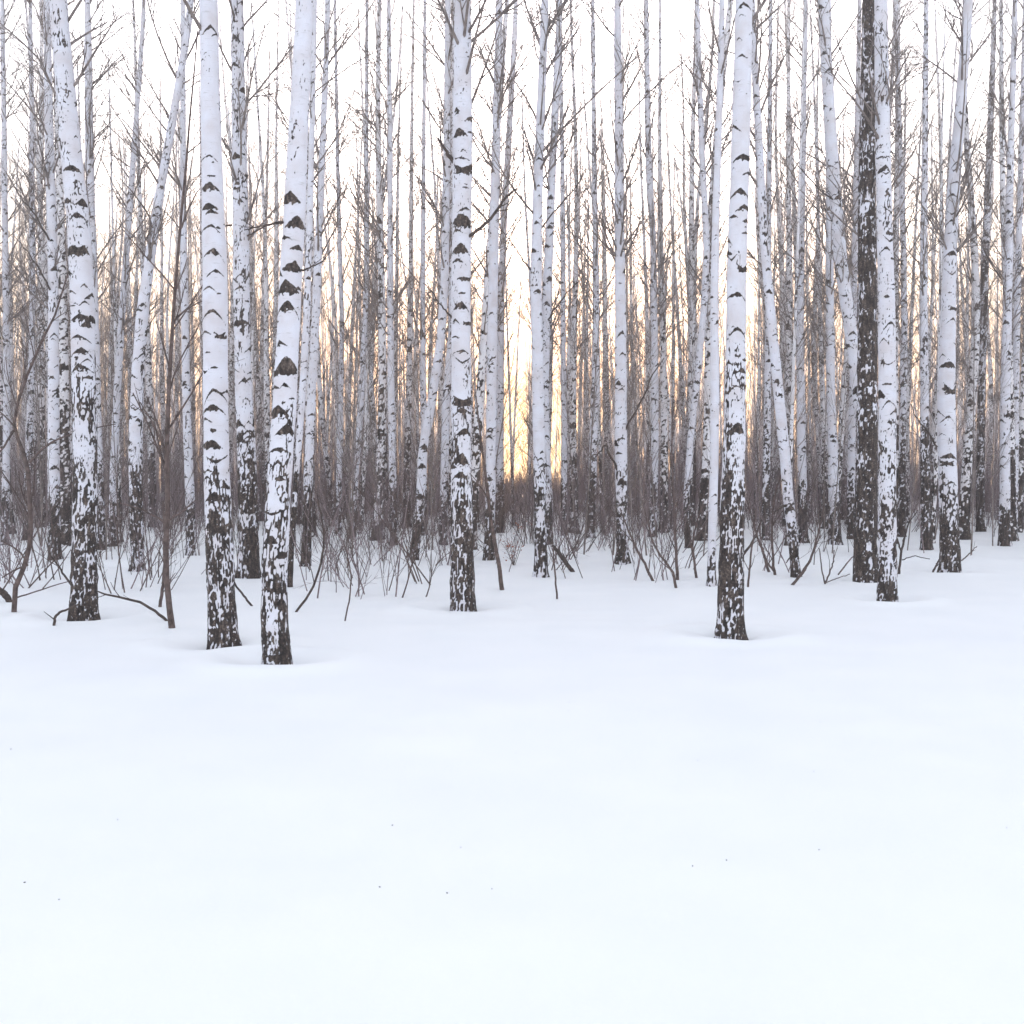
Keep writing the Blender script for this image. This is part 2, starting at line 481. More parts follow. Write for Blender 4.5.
# ------------------------------------------------------------------ the trees one can point at
# path: (x, y, width) in the photo from the base up; thr: (dark base height, clean height, base darkness, residual)
# marks: (x, y, width, thickness, droop, fill) of bark scars seen in the photo
TREES = [
    dict(k='A', p=[(277, 662, 30), (275, 625, 27), (274, 590, 26), (276, 540, 25.5), (281, 460, 25), (285, 400, 24), (290, 300, 23), (294, 220, 22), (297, 155, 20.5), (303, 30, 18)],
         thr=(0.22, 2.4, 0.50, 0.035), per=0.9,
         m=[(292, 196, 21, 6, .55, .55), (299, 220, 19, 5, .7, .6), (286, 239, 11, 3.4, .3, .2), (300, 248, 11, 3.4, .5, .4), (297, 265, 17, 5, .6, .6),
            (288, 283, 21, 4, .8, .7), (290, 304, 23, 4.6, .95, .25), (281, 347, 7, 2, .3, .2), (289, 360, 20, 6, .8, 1.0), (284, 371, 23, 3, .2, .2), (277, 387, 8, 3, .5, .4), (295, 399, 7, 2, .2, .2),
            (281, 408, 24, 4, .6, .4), (289, 426, 20, 4, .7, .5), (281, 449, 18, 4, .3, .2), (270, 462, 8, 3, .5, .3), (284, 478, 8, 5, .3, .5), (274, 514, 24, 3, -.3, 0), (275, 536, 14, 3.5, .8, .6), (284, 552, 12, 5, .4, .6), (272, 588, 20, 3, .2, .1)],
         l='white birch with solid brown triangular bark scars, curved dark foot, nearest to camera', g='a'),
    dict(k='B', p=[(222, 644, 29), (221, 600, 28), (219, 560, 28), (217, 480, 26), (216, 400, 25.5), (216, 300, 25), (214.5, 220, 23), (213, 155, 20.5), (211, 30, 18)],
         thr=(0.75, 1.9, 0.78, 0.02), per=0.5,
         m=[(214, 160, 17, 2.5, .5, 0), (215, 180, 9, 1.6, 0, 0), (214, 188, 23, 4.4, .6, .2), (213, 208, 17, 4, .5, .3), (216, 229, 21, 3, .6, 0), (218, 252, 20, 3, .8, .15), (219.5, 273, 15, 3, .6, .1), (222, 296, 4, 3, 0, 0),
            (217, 313, 25, 4, .7, 0), (208, 333, 12, 3, .5, 0), (223, 338, 10, 3.4, -.6, .2), (210, 354, 7, 2.4, .1, 0), (218, 369, 7, 2.6, .1, 0), (208, 374, 8, 4, -.5, 0), (217, 391, 24, 4, .9, 0), (217, 407, 23, 4, .5, .2),
            (208, 419, 13, 3.4, .6, 0), (216, 431, 5, 6, 0, 0), (216, 442, 20, 4.4, .4, .4), (219, 462, 20, 3.4, -.4, 0), (211, 477, 15, 3, .7, 0), (218, 493, 20, 4, .9, .3), (215, 523, 17, 4, .8, .3)],
         l='white birch with black brow marks and long dark fissured foot beside the triangle-scarred birch', g='a'),
    dict(k='C', p=[(84, 618, 27), (84.5, 570, 25.5), (85, 500, 24), (85, 450, 24), (83, 370, 24), (82, 300, 24), (77, 220, 22.5), (70, 155, 21), (58, 30, 18)],
         thr=(0.7, 3.1, 0.74, 0.08), per=2.2,
         m=[(77, 250, 17, 8, .3, .6), (75, 168, 16, 4, .4, .3), (80, 215, 15, 4, .7, .2), (70, 201, 14, 4, .6, .2), (74, 292, 12, 3.4, .3, .2), (75, 307, 9, 2, 0, 0), (88, 303, 9, 3, .6, .1), (83, 317, 20, 3.6, .3, .3), (82, 337, 22, 3, .4, .1),
            (86, 350, 22, 3.6, .6, .1), (82, 366, 21, 3.6, .6, .2), (92, 378, 8, 5, .3, .2)],
         l='stout grey-white birch fissured dark nearly halfway up, beside the bent brown sapling', g='a'),
    dict(k='D', p=[(463, 608, 25), (462.5, 560, 23.5), (461.5, 500, 22), (461.5, 440, 20.5), (461, 300, 19.5), (462, 220, 19.5), (462.5, 155, 20), (463, 30, 17)],
         thr=(0.85, 2.7, 0.78, 0.05), per=0.6,
         m=[(463, 162, 15, 2.5, .1, 0), (463, 173, 19, 4, -.5, .2), (467, 191, 6, 2, 0, 0), (466, 211, 14, 3, .4, 0), (461, 219, 18, 6, .5, .8), (457, 232, 9, 3, .7, .2), (462, 247, 18, 3.6, .8, .5), (458, 262, 10, 4, .4, .2), (466, 281, 10, 4, -.2, .3), (462, 295, 6, 2.4, 0, .3),
            (462, 305, 18, 4, .8, .2), (468, 325, 10, 4, -.3, .2), (456, 321, 9, 3, .8, 0), (456, 338, 8, 2.4, .2, 0), (463, 352, 15, 2.8, .3, .1), (463, 364, 19, 3, -.6, 0), (464, 402, 20, 4, -.4, .3), (462, 410, 18, 4, .5, .2), (466, 430, 17, 4, .7, .3), (463, 455, 19, 4, .9, .5), (462, 473, 19, 3, .8, .1)],
         l='white birch with a broken dark limb on its upper right, left of the sun glow', g='a'),
    dict(k='E', p=[(729.5, 635, 28), (730, 600, 26), (731, 560, 25), (732, 500, 24), (733.5, 450, 23), (735, 380, 21), (736, 300, 20), (738, 220, 19.5), (740, 155, 19), (743, 30, 17)],
         thr=(0.6, 2.9, 0.78, 0.03), per=0.4,
         m=[(740, 159, 20, 4, .3, .2), (746, 175, 13, 3.6, .3, .2), (738, 193, 19, 4.4, .6, .15), (742, 209, 17, 4, .3, .3), (732, 218, 9, 3, .3, .2), (743, 235, 8, 2.4, 0, .1), (730, 262, 10, 3, -1.0, 0), (741, 271, 11, 3.4, -.7, .2), (736, 295, 18, 3.6, .5, .15), (735, 330, 19, 4, .8, 0), (726, 363, 9, 3, .6, 0), (741, 371, 12, 4, .5, .2), (733, 387, 12, 2, .5, 0), (743, 361, 5, 4, 0, 0), (736, 425, 16, 5, .9, .6)],
         l='white birch with a wide dark fissured foot standing alone furthest forward at the right', g='a'),
    dict(k='F', p=[(865.5, 580, 23.5), (865.5, 520, 21.5), (866, 450, 20.5), (866, 360, 19), (866, 250, 17.5), (866, 155, 16.5), (867, 30, 14)],
         thr=(1.1, 30.0, 0.78, 0.56), per=2.0, m=[(864, 184, 14, 5, .4, .5), (866, 214, 15, 4, .6, .4), (865, 238, 15, 4, .4, .8), (867, 265, 14, 6, .4, .8), (866, 300, 15, 8, .4, 1.0), (864, 322, 15, 5, .4, 1.0), (866, 375, 14, 5, .4, .7), (866, 400, 15, 3, .3, .3)],
         l='blackish rough-barked birch, darkest trunk in the wood, nearly dark all the way up', g='a'),
    dict(k='G', p=[(887, 600, 19.5), (887, 560, 18.5), (886, 500, 18), (886, 400, 17.5), (885, 300, 16.5), (883, 220, 15.5), (882, 155, 15), (879, 30, 13)],
         thr=(0.25, 2.1, 0.66, 0.10), per=2.0,
         m=[(882, 169, 13, 3, .9, .2), (879, 160, 10, 2, .2, 0), (888, 215, 12, 2.6, -.5, 0), (889, 236, 9, 3, -.4, .2), (886, 244, 12, 2.4, -.9, 0), (883, 250, 10, 3.2, .8, 0), (890, 261, 8, 3, -.3, .1), (890, 286, 9, 2, .2, 0), (886, 324, 16, 3, .9, 0), (880, 340, 8, 2, .9, 0), (884, 366, 14, 2, -.5, 0), (882, 385, 8, 2.6, 0, .2), (884, 402, 14, 3, .8, 0)],
         l='clean white birch standing just in front of the blackish rough-barked trunk', g='a'),
    dict(k='H', p=[(949.5, 572, 20.5), (949, 540, 19), (947.5, 490, 18.5), (946, 440, 18), (945.5, 390, 17), (947, 330, 15.5), (949, 270, 13.5), (951.5, 210, 12.5), (955.5, 155, 11.5), (965, 30, 9.5)],
         thr=(0.5, 1.7, 0.66, 0.04), per=0.9,
         m=[(954, 164, 11, 2.4, .9, 0), (951, 173, 6, 2, -1.0, 0), (953, 184, 9, 2, .3, 0), (950, 196, 9, 2.8, .6, .1), (949, 216, 11, 2.2, -.7, 0), (949, 222, 12, 2.4, .8, 0), (946, 235, 4, 1.6, 0, 0), (950, 253, 14, 2.8, .7, .1), (949, 276, 13, 2.2, -.8, 0), (946, 294, 4, 2, 0, 0), (952, 310, 9, 2.4, -.4, .2), (950, 320, 11, 2.6, .8, 0), (940, 355, 9, 2, .8, 0), (946, 364, 15, 4, .4, .4), (953, 345, 7, 2, -.3, 0), (948, 392, 13, 3, -.9, .1), (941, 391, 7, 2, -.5, 0), (945, 417, 16, 2.6, .8, 0), (938, 434, 7, 2, .5, 0), (947, 455, 14, 4, .4, .3), (944, 464, 12, 3, -.4, .2), (947, 482, 12, 2.6, .6, 0)],
         l='white birch with swollen lower stem, leaning slightly right, at the wood edge far right', g='a'),
    dict(k='I', p=[(249, 578, 22), (248, 520, 20), (246.5, 450, 18.5), (243, 380, 17), (241, 300, 16.5), (240, 220, 16), (239, 155, 15), (237, 30, 13)],
         thr=(0.8, 2.7, 0.80, 0.16), per=3.2, m=[], l='speckled grey-white birch close behind and between the two nearest birches at left'),
    dict(k='J', p=[(137, 571, 14), (136, 520, 13.5), (135.5, 450, 14), (138, 380, 13), (142, 310, 12), (150, 250, 10.5), (158, 195, 9.5), (165, 155, 8.5), (186, 30, 7)],
         thr=(0.5, 2.6, 0.62, 0.14), per=3.2, m=[], l='birch whose upper trunk leans right, left of the straight brown sapling'),
    dict(k='K', p=[(55, 560, 13), (54, 520, 12), (52.5, 450, 11.5), (52, 380, 11), (52, 300, 10.5), (50, 220, 9.5), (48, 155, 9), (45, 30, 7.5)],
         thr=(0.4, 1.6, 0.72, 0.1), per=3.0, m=[], l='slim birch with a charred-looking swollen foot left of the stout fissured birch'),
    dict(k='L', p=[(541, 577, 13.5), (540.5, 530, 12), (539, 450, 12.5), (538, 380, 12), (536, 300, 12), (537, 220, 10.5), (539, 155, 9.5), (544, 30, 8)],
         thr=(0.5, 2.0, 0.66, 0.05), per=3.0, m=[], l='slim white birch directly between the two bright sun glows'),
    dict(k='Lb', p=[(548, 545, 10), (548, 500, 10), (545, 440, 10), (544, 380, 10), (546, 320, 9.5), (549, 250, 9), (551, 200, 8.5), (553, 155, 8), (559, 30, 6.5)],
         thr=(0.3, 1.8, 0.6, 0.05), per=3.0, m=[], l='thinner birch crossing close behind the slim birch between the two sun glows'),
    dict(k='M', p=[(622.5, 565, 13.5), (622, 520, 12), (621, 450, 12.5), (621, 380, 12), (620.5, 300, 11), (619.5, 220, 10), (619, 155, 9), (618, 30, 7.5)],
         thr=(0.55, 1.9, 0.72, 0.05), per=3.0, m=[], l='straight slim birch right of the sun glow with brow marks all the way up'),
    dict(k='N', p=[(711.5, 586, 9), (712, 540, 8.5), (714, 480, 9), (715, 420, 9), (715, 300, 8.5), (717, 210, 7.5), (719, 155, 7), (723, 30, 6)],
         thr=(0.15, 0.6, 0.6, 0.0), per=2.6, m=[], l='thin white birch pressed against the left side of the lone forward birch'),
    dict(k='O', p=[(796, 577, 9.5), (794, 555, 9.5), (792, 530, 11), (788, 500, 11), (785, 460, 11), (780, 410, 10.5), (774, 350, 10), (768, 290, 9.5), (764, 240, 9), (759, 155, 8), (752, 30, 6.5)],
         thr=(0.2, 1.2, 0.62, 0.08), per=3.2, m=[(796, 555, 9, 3, .9, 0), (790, 506, 9, 4, .7, .5)], l='crooked kinked birch leaning left, with a jagged stub low on it'),
    dict(k='P', p=[(835, 545, 13), (834, 500, 11), (833, 450, 9.5), (831, 400, 9), (830, 330, 8.5), (829, 250, 8), (829, 155, 7), (828, 30, 6)],
         thr=(0.5, 1.6, 0.62, 0.05), per=3.2, m=[], l='thin birch in the gap left of the blackish trunk, brown thicket beside its foot'),
    dict(k='Pb', p=[(868, 556, 15), (866, 500, 14.5), (862, 420, 14), (855, 360, 13.5), (847, 310, 13), (840, 260, 13), (835, 200, 12.5), (831, 155, 12.5), (824, 30, 11)],
         thr=(0.5, 1.6, 0.72, 0.08), per=3.0, m=[], l='left-leaning white birch that crosses behind the blackish rough-barked trunk'),
    dict(k='Q', p=[(926, 549, 11), (926, 510, 10), (925, 450, 9), (924, 380, 8.5), (922.5, 300, 8), (923, 220, 7), (924, 155, 6.2), (925, 30, 5)],
         thr=(1.5, 3.0, 0.86, 0.22), per=4.0, m=[], l='thin dark-footed birch just left of the swollen-stemmed birch at far right'),
    dict(k='R', p=[(1004.5, 546, 11.5), (1005, 500, 10.5), (1005, 450, 10), (1005, 380, 9.5), (1006, 300, 8.5), (1008, 220, 7.5), (1009, 155, 6.5), (1012, 30, 5.5)],
         thr=(0.4, 1.5, 0.62, 0.06), per=4.0, m=[], l='slim birch closest to the right edge, standing clear on open snow'),
    dict(k='S', p=[(191, 555, 10), (190, 500, 9.5), (188, 450, 9), (186, 380, 8), (185, 300, 7.5), (184, 220, 6.5), (184, 155, 6), (184, 30, 5)],
         thr=(0.5, 1.6, 0.68, 0.06), per=4.0, m=[], l='thin brow-marked birch between the straight brown sapling and the black-browed birch'),
    dict(k='T', p=[(414, 557, 9.5), (418, 525, 10), (421, 490, 10), (423, 450, 9.5), (432, 400, 9.5), (441, 340, 9), (445, 280, 8.5), (446, 210, 8), (447, 155, 7.5), (448, 30, 6)],
         thr=(0.7, 1.8, 0.68, 0.06), per=3.6, m=[(420, 495, 10, 4, .6, .5), (423, 465, 10, 3.4, .6, .4), (425, 445, 9, 3, .6, .4)], l='right-leaning bowed birch with bold black patches, left of the broken-limbed birch'),
    dict(k='U', p=[(489, 560, 11), (490, 510, 10.5), (491, 450, 10.5), (491.5, 380, 10.5), (493, 300, 10), (494.5, 220, 9.5), (496, 155, 9), (499, 30, 7.5)],
         thr=(0.4, 1.6, 0.76, 0.06), per=3.4, m=[], l='slim birch behind the reddish stem, just right of the broken-limbed birch'),
    dict(k='Ub', p=[(500, 532, 9), (500, 470, 8), (500, 400, 8), (501, 300, 7.5), (504, 220, 7), (508, 155, 6.5), (515, 30, 5.5)],
         thr=(0.7, 1.9, 0.8, 0.06), per=4.0, m=[], l='thin dark-footed birch touching the left edge of the left sun glow'),
    dict(k='V', p=[(289.5, 587, 5.5), (292, 540, 5.5), (297, 470, 6), (302, 400, 7), (306, 330, 7.5), (308.5, 250, 6.5), (311, 155, 6), (314, 30, 5)],
         thr=(1.1, 1.9, 0.92, 0.06), per=4.0, m=[], l='very thin dark-based birch hugging the right side of the triangle-scarred birch'),
    dict(k='Vb', p=[(306, 566, 10), (307, 520, 9.5), (309, 460, 9.5), (312, 390, 9), (317, 300, 8.5), (320, 220, 7.5), (323, 155, 6.5), (328, 30, 5.5)],
         thr=(0.8, 2.0, 0.82, 0.08), per=3.6, m=[], l='slim clump-footed birch with dark stems at its foot, right of the triangle-scarred birch'),
    dict(k='W', p=[(443, 545, 8.5), (444, 500, 8.5), (445, 450, 8), (446, 400, 8), (452, 330, 7.5), (453, 250, 7), (454, 155, 6), (455, 30, 5)],
         thr=(0.5, 1.6, 0.8, 0.1), per=5.0, m=[], l='densely speckled thin birch showing just left of the broken-limbed birch'),
    dict(k='X', p=[(652.5, 541, 8), (653.5, 500, 8), (655, 440, 8), (655, 380, 7.5), (654.5, 300, 7), (653, 230, 6.5), (650, 190, 7), (649, 155, 6.5), (647, 30, 5.5)],
         thr=(0.6, 1.8, 0.66, 0.08), per=4.0, m=[], l='thin wavy birch to the right of the straight slim brow-marked birch'),
    dict(k='Y', p=[(590, 537, 9), (592, 490, 8.5), (594, 430, 8.5), (596, 350, 7.5), (596, 280, 6.5), (595, 210, 5.5), (594, 155, 5), (593, 30, 4.5)],
         thr=(0.9, 2.2, 0.8, 0.16), per=5.0, m=[], l='dark-speckled thin birch halfway between the right sun glow and the straight slim birch'),
    dict(k='AA', p=[(688, 546, 6.5), (686, 500, 6.5), (690, 440, 6.5), (698, 370, 7), (704, 300, 7), (706, 250, 7), (703, 190, 6.5), (701, 155, 6.5), (697, 30, 5)],
         thr=(0.7, 1.8, 0.8, 0.08), per=4.0, m=[], l='thin bowed birch a little left of the lone forward birch and its thin companion'),
    dict(k='AB', p=[(803.5, 542, 10), (803, 500, 9), (802, 440, 9), (801, 380, 8.5), (800.5, 320, 8), (802, 240, 7), (804, 155, 6), (807, 30, 5)],
         thr=(0.7, 1.8, 0.8, 0.05), per=3.6, m=[], l='straight pale thin birch immediately right of the crooked kinked birch'),
    dict(k='AC', p=[(851, 539, 8), (851, 480, 8), (852, 420, 7.5), (853, 360, 7), (854, 300, 6.5), (856, 155, 5.5), (858, 30, 4.5)],
         thr=(0.7, 1.8, 0.8, 0.1), per=4.0, m=[], l='thin birch glimpsed right behind the left side of the blackish trunk'),
    dict(k='AD', p=[(1013, 540, 8), (1014, 480, 7.5), (1014.5, 420, 7), (1015.5, 340, 6.5), (1017, 250, 6), (1019, 155, 5.5), (1022, 30, 4.5)],
         thr=(0.4, 1.6, 0.7, 0.08), per=4.0, m=[], l='thin birch cut by the right edge of the picture'),
    dict(k='AE', p=[(980, 531, 8.5), (981, 480, 8), (982, 420, 7.5), (984, 340, 7.5), (986, 260, 7.5), (989, 200, 7), (991, 155, 6.5), (996, 30, 5)],
         thr=(0.6, 9.0, 0.76, 0.42), per=5.0, m=[], l='smudgy grey-barked birch left of the slim birch nearest the right edge'),
    dict(k='AF', p=[(5, 545, 8), (5.5, 480, 7.5), (6, 420, 7), (6, 340, 7), (5, 250, 6), (4, 155, 5.5), (2, 30, 4.5)],
         thr=(0.4, 1.6, 0.7, 0.1), per=4.0, m=[], l='thin speckled birch cut by the left edge of the picture'),
    dict(k='AG', p=[(27, 540, 8), (28, 480, 7.5), (30, 420, 7), (31.5, 340, 6.5), (31.5, 260, 6), (31, 155, 5), (30, 30, 4)],
         thr=(0.4, 2.6, 0.7, 0.24), per=4.5, m=[], l='grey twiggy birch between the left edge and the slim charred-footed birch'),
    dict(k='AH', p=[(101, 550, 10), (99, 500, 9.5), (97, 440, 9), (95, 370, 9), (93, 300, 9), (91, 230, 8.5), (89, 155, 8.5), (86, 30, 7)],
         thr=(0.5, 1.8, 0.74, 0.06), per=3.6, m=[], l='white birch tucked behind the right side of the stout fissured birch'),
    dict(k='AI', p=[(112, 546, 8), (113, 480, 8), (116, 400, 7.5), (120, 335, 7), (125, 260, 6.5), (129, 200, 6), (132, 155, 5.5), (141, 30, 4.5)],
         thr=(0.4, 1.6, 0.7, 0.08), per=4.0, m=[], l='slender right-leaning birch halfway from the stout fissured birch to the one whose top leans'),
    dict(k='AJ', p=[(394, 545, 8), (393, 490, 7.5), (391.5, 420, 7.5), (390.5, 360, 7), (390, 290, 6.5), (390, 220, 6), (390, 155, 5.5), (389, 30, 4.5)],
         thr=(0.6, 1.8, 0.76, 0.08), per=4.2, m=[], l='straight thin birch with a fork near the top, midway along the left centre thicket'),
    dict(k='AK', p=[(352, 538, 7.5), (355, 480, 7), (360, 410, 7), (364, 340, 6), (366, 270, 5), (366, 155, 4.5), (366, 30, 3.5)],
         thr=(0.5, 1.7, 0.72, 0.14), per=5.0, m=[], l='thin grey birch left of the straight forked-top birch at left centre'),
    dict(k='AM', p=[(424, 536, 7), (424, 480, 6.5), (423.5, 400, 6.5), (423, 330, 5.5), (423, 250, 5), (424, 155, 4), (425, 30, 3.5)],
         thr=(0.5, 1.7, 0.76, 0.14), per=5.0, m=[], l='needle-thin birch seen through the bow of the right-leaning black-patched birch'),
    dict(k='AL', p=[(338, 536, 6.5), (339, 480, 6), (341, 400, 5.5), (342, 320, 5), (340, 240, 4.5), (338, 155, 4), (336, 30, 3)],
         thr=(0.5, 1.7, 0.76, 0.14), per=5.0, m=[], l='needle-thin birch standing behind the leaning dark twig at left centre'),
    dict(k='Z', p=[(564, 537, 7), (564, 490, 6.5), (564, 420, 6), (563, 340, 5.5), (563, 250, 5), (562, 155, 4.5), (560, 30, 3.5)],
         thr=(0.5, 1.7, 0.76, 0.1), per=5.0, m=[], l='thin birch standing at the right edge of the right sun glow'),
    dict(k='ZB', p=[(766, 540, 8), (766, 490, 7.5), (767, 420, 7.5), (768, 340, 6.5), (768, 250, 5.5), (769, 155, 5), (770, 30, 4)],
         thr=(0.5, 2.4, 0.76, 0.2), per=4.5, m=[], l='thin mottled birch right of the lone forward birch, behind the crooked one'),
    dict(k='ZC', p=[(902, 537, 7.5), (902, 480, 7), (903, 400, 7), (904, 330, 6.5), (903, 250, 6), (900, 155, 5), (896, 30, 4)],
         thr=(0.6, 3.0, 0.76, 0.22), per=5.0, m=[], l='thin mottled birch in the gap right of the clean white birch'),
]
HERO = {}
LANDMARK = {'C': 'stout fissured birch', 'B': 'black-browed birch', 'A': 'triangle-scarred birch', 'D': 'broken-limbed birch',
            'L': 'sunset-flanked slim birch', 'M': 'brow-marked slim birch', 'E': 'lone forward birch', 'F': 'blackish trunk', 'H': 'swollen-stemmed birch',
            'J': 'leaning-topped birch', 'K': 'charred-footed birch', 'O': 'crooked kinked birch', 'G': 'clean white birch', 'I': 'speckled grey-white birch', 'S': 'thin brow-marked birch',
            'T': 'bowed black-patched birch', 'Vb': 'clump-footed slim birch', 'X': 'thin wavy birch', 'R': 'clear-standing slim birch', 'AJ': 'fork-topped thin birch', 'AL': 'needle-thin birch', 'Y': 'dark-speckled thin birch', 'P': 'thicket-side thin birch'}

for t in TREES:
    u, v, w = t['p'][0]
    p = ground_hit(u, v)
    t['base'] = p
    t['d'] = p[1]
    if t.get('g'):
        WELLS.append((p[0], p[1], 0.15 + 0.5 * w * p[1] / F_PX, 0.11))
for t in TREES:
    t['base'] = p = t['base'].copy()
    p[2] = float(ground_z(p[0], p[1]))


def smooth_interp(x, xp, fp):
    y = np.interp(x, xp, fp)
    # soften the corners of the piecewise path
    e = (xp[-1] - xp[0]) * 0.012
    return (np.interp(x - e, xp, fp) + y * 2 + np.interp(x + e, xp, fp)) / 4


def thr_fun(t, wob, seed):
    hd, hw, dk, res = t

    def f(h):
        x = np.clip((h - hd) / (hw - hd), 0, 1)
        xx_ = x ** 1.55
        v = dk * (1 - xx_) + res * xx_ if res > 0 else dk * (1 - xx_) - 0.1 * x
        v = np.where(h < hd, dk + 0.04, v)
        v = v + 0.22 * (vnoise(h * 1.1, seed, 0.3, 77) - 0.5)
        return np.where(x >= 1, np.where(res > 0, np.minimum(v, res * (0.3 + 1.5 * vnoise(h * 0.9, seed, 3.3, 78))), -0.3), v)
    return f


for i, t in enumerate(TREES):
    d, base = t['d'], t['base']
    rng = np.random.default_rng(100 + i)
    pts = np.array([at_depth(u, v, d) for u, v, w in t['p']])
    rad = np.array([w * 0.5 * d / F_PX for u, v, w in t['p']]) * 0.97
    hp = pts[:, 2] - base[2]
    xp = pts[:, 0] - base[0]
    Htop = rng.uniform(13.5, 17.5)
    while Htop < hp[-1] + 2.5:
        Htop += 1.5
    slope = (xp[-1] - xp[-3]) / (hp[-1] - hp[-3])
    hk = np.concatenate([[-0.5], hp, [Htop]])
    xk = np.concatenate([[xp[0] - (xp[1] - xp[0]) / max(hp[1] - hp[0], .05) * 0.5], xp, [xp[-1] + slope * 0.6 * (Htop - hp[-1])]])
    rk = np.concatenate([[rad[0] * 1.04], rad, [0.012]])
    wob = rng.uniform(0, 100)

    def cfun(h, hk=hk, xk=xk, wob=wob):
        x = smooth_interp(h, hk, xk)
        y = 0.10 * (vnoise(h * 0.35, wob, 0.5, 21) - 0.5) + 0.012 * h * math.sin(wob)
        return np.stack([x, y], -1)

    def rfun(h, hk=hk, rk=rk):
        return smooth_interp(h, hk, rk)
    step = max(0.9 * d / F_PX, 0.007)
    h_vis = at_depth(512, -15, d)[2] - base[2]
    Hs = np.concatenate([np.arange(-0.35, min(h_vis, Htop), step), np.arange(h_vis, Htop, 0.12)]) if h_vis < Htop else np.arange(-0.35, Htop, step)
    Hs = np.append(Hs, Htop)
    wpx = t['p'][0][2]
    sides = int(np.clip(wpx * 2.6, 14, 76))
    marks = []
    for (mx, my, mw, mt, dr, fl) in t['m']:
        q = at_depth(mx, my, d)
        h = q[2] - base[2]
        r = float(rfun(np.array([h]))[0])
        s = np.clip((q[0] - base[0] - float(cfun(np.array([h]))[0, 0])) / r, -0.85, 0.85)
        marks.append((math.asin(s), h, mw * 0.5 * d / F_PX * 1.30, mt * 0.5 * d / F_PX * 0.85, dr * 1.15, fl))
    has = len(marks) > 4
    rr = random_marks(rng, 0.5, Htop - 1, lambda h: float(rfun(np.array([h]))[0]), t['per'] * (5.0 if not has else 1.0), 1.0 if has else 0.95, 1.0 if has else 1.35)
    if has:   # the photographed scars face the field; the unseen side gets its own
        top_m = max(m[1] for m in marks)
        keep = []
        for m in rr:
            if m[1] < top_m and (m[0] < 1.3 or m[0] > 2 * PI - 1.3) and t['per'] < 1.5:
                continue
            keep.append(m)
        up_m = random_marks(rng, top_m + 0.1, Htop - 1, lambda h: float(rfun(np.array([h]))[0]), 4.0, 1.0)
        rr = keep + up_m
    if has:
        rr += random_marks(rng, 0.4, Htop - 1, lambda h: float(rfun(np.array([h]))[0]), 8.5, 0.6, 1.15)
    # small flecks and lenticels everywhere
    rr += random_marks(rng, 0.3, Htop - 1, lambda h: float(rfun(np.array([h]))[0]), 7.0 if d < 15 else 5.0, 0.26)
    root = empty('birch_tree', base)
    root['label'] = t['l']
    root['category'] = 'birch tree'
    root['group'] = 'foremost birches at the edge of the wood' if t.get('g') else 'slim birches just inside the wood'
    me = trunk_mesh('trunk', Hs, cfun(Hs), rfun(Hs), sides, marks + rr, thr_fun(t['thr'], wob, i * 3.7), 1000 + i * 13,
                    1.0 if d < 15 else 1.25)
    link('trunk', me, root, M_BARK)
    hb = max(5.6, h_vis * 0.62) if d < 15 else rng.uniform(4.4, 5.6)
    tb = crown_tubes(rng, hb, Htop, cfun, rfun, 26 if d < 15 else 40, 2.3, 0.9, 5, 3)
    link('crown', tb.mesh('crown'), root, M_TWIG)
    HERO[t['k']] = (root, t, cfun, rfun)


def limb(key, pix, r_px, mat=M_LIMB, twigs=0, dy=-0.05, seed=1):
    """a limb of a known tree through photo points"""
    root, t, cf, rf = HERO[key]
    d = t['d']
    P = np.array([at_depth(u, v, d + dy - 0.05 * j) for j, (u, v) in enumerate(pix)]) - t['base']
    n = 14
    s = np.linspace(0, len(P) - 1, n)
    Q = np.stack([np.interp(s, np.arange(len(P)), P[:, c]) for c in range(3)], -1)
    rng = np.random.default_rng(seed)
    Q[1:-1] += rng.normal(0, 0.4 * d / F_PX, (n - 2, 3))
    R = np.interp(s, np.arange(len(P)), r_px) * 0.5 * d / F_PX
    tb = Tubes()
    tb.add(Q, R, 7)
    if twigs:
        P2, R2 = fork(Q[None], R[None], twigs, rng, 0.12, 0.4, 0.7, 0.5, 0.002)
        tb.add(P2, R2, 4)
    link('branch', tb.mesh('branch'), root, mat)


limb('D', [(463, 241), (470, 236), (482, 227), (493, 216), (503, 202), (510, 193), (517, 188)], [5.5, 3.4, 3, 2.8, 2.6, 2.4, 1.0], twigs=3)
limb('D', [(452, 318), (447, 312), (440, 305), (432, 291), (423, 283)], [2.4, 1.6, 1.4, 1.2, .7], twigs=3, seed=4)
limb('D', [(455, 163), (450, 157), (446, 150), (438, 138)], [5, 4, 3, 1.5], twigs=2, seed=5)
limb('A', [(283, 222), (272, 224), (262, 226), (250, 229), (244, 230)], [3, 2.2, 1.9, 1.5, .9], twigs=2, seed=2)
limb('A', [(301, 270), (310, 268), (322, 262), (331, 250)], [2.2, 1.6, 1.3, .7], twigs=3, seed=21)
limb('M', [(617, 470), (605, 444), (600, 452), (592, 462)], [2.4, 2, 1.6, 1.0], twigs=2, seed=3)
limb('M', [(620, 438), (634, 414), (646, 392), (652, 376), (664, 358)], [2.2, 1.8, 1.6, 1.3, .7], twigs=5, seed=6)
limb('O', [(788, 505), (783, 506), (777, 509), (774, 514)], [3.4, 2.6, 2.0, 1.0], seed=7)
limb('O', [(797, 553), (791, 556), (786, 563)], [2.4, 1.8, 1.0], seed=8)
limb('H', [(937, 447), (928, 432), (916, 418), (911, 404)], [2.0, 1.5, 1.2, .7], twigs=3, seed=9)
limb('I', [(232, 225), (222, 226), (213, 232)], [2.2, 1.7, 1.0], seed=10)
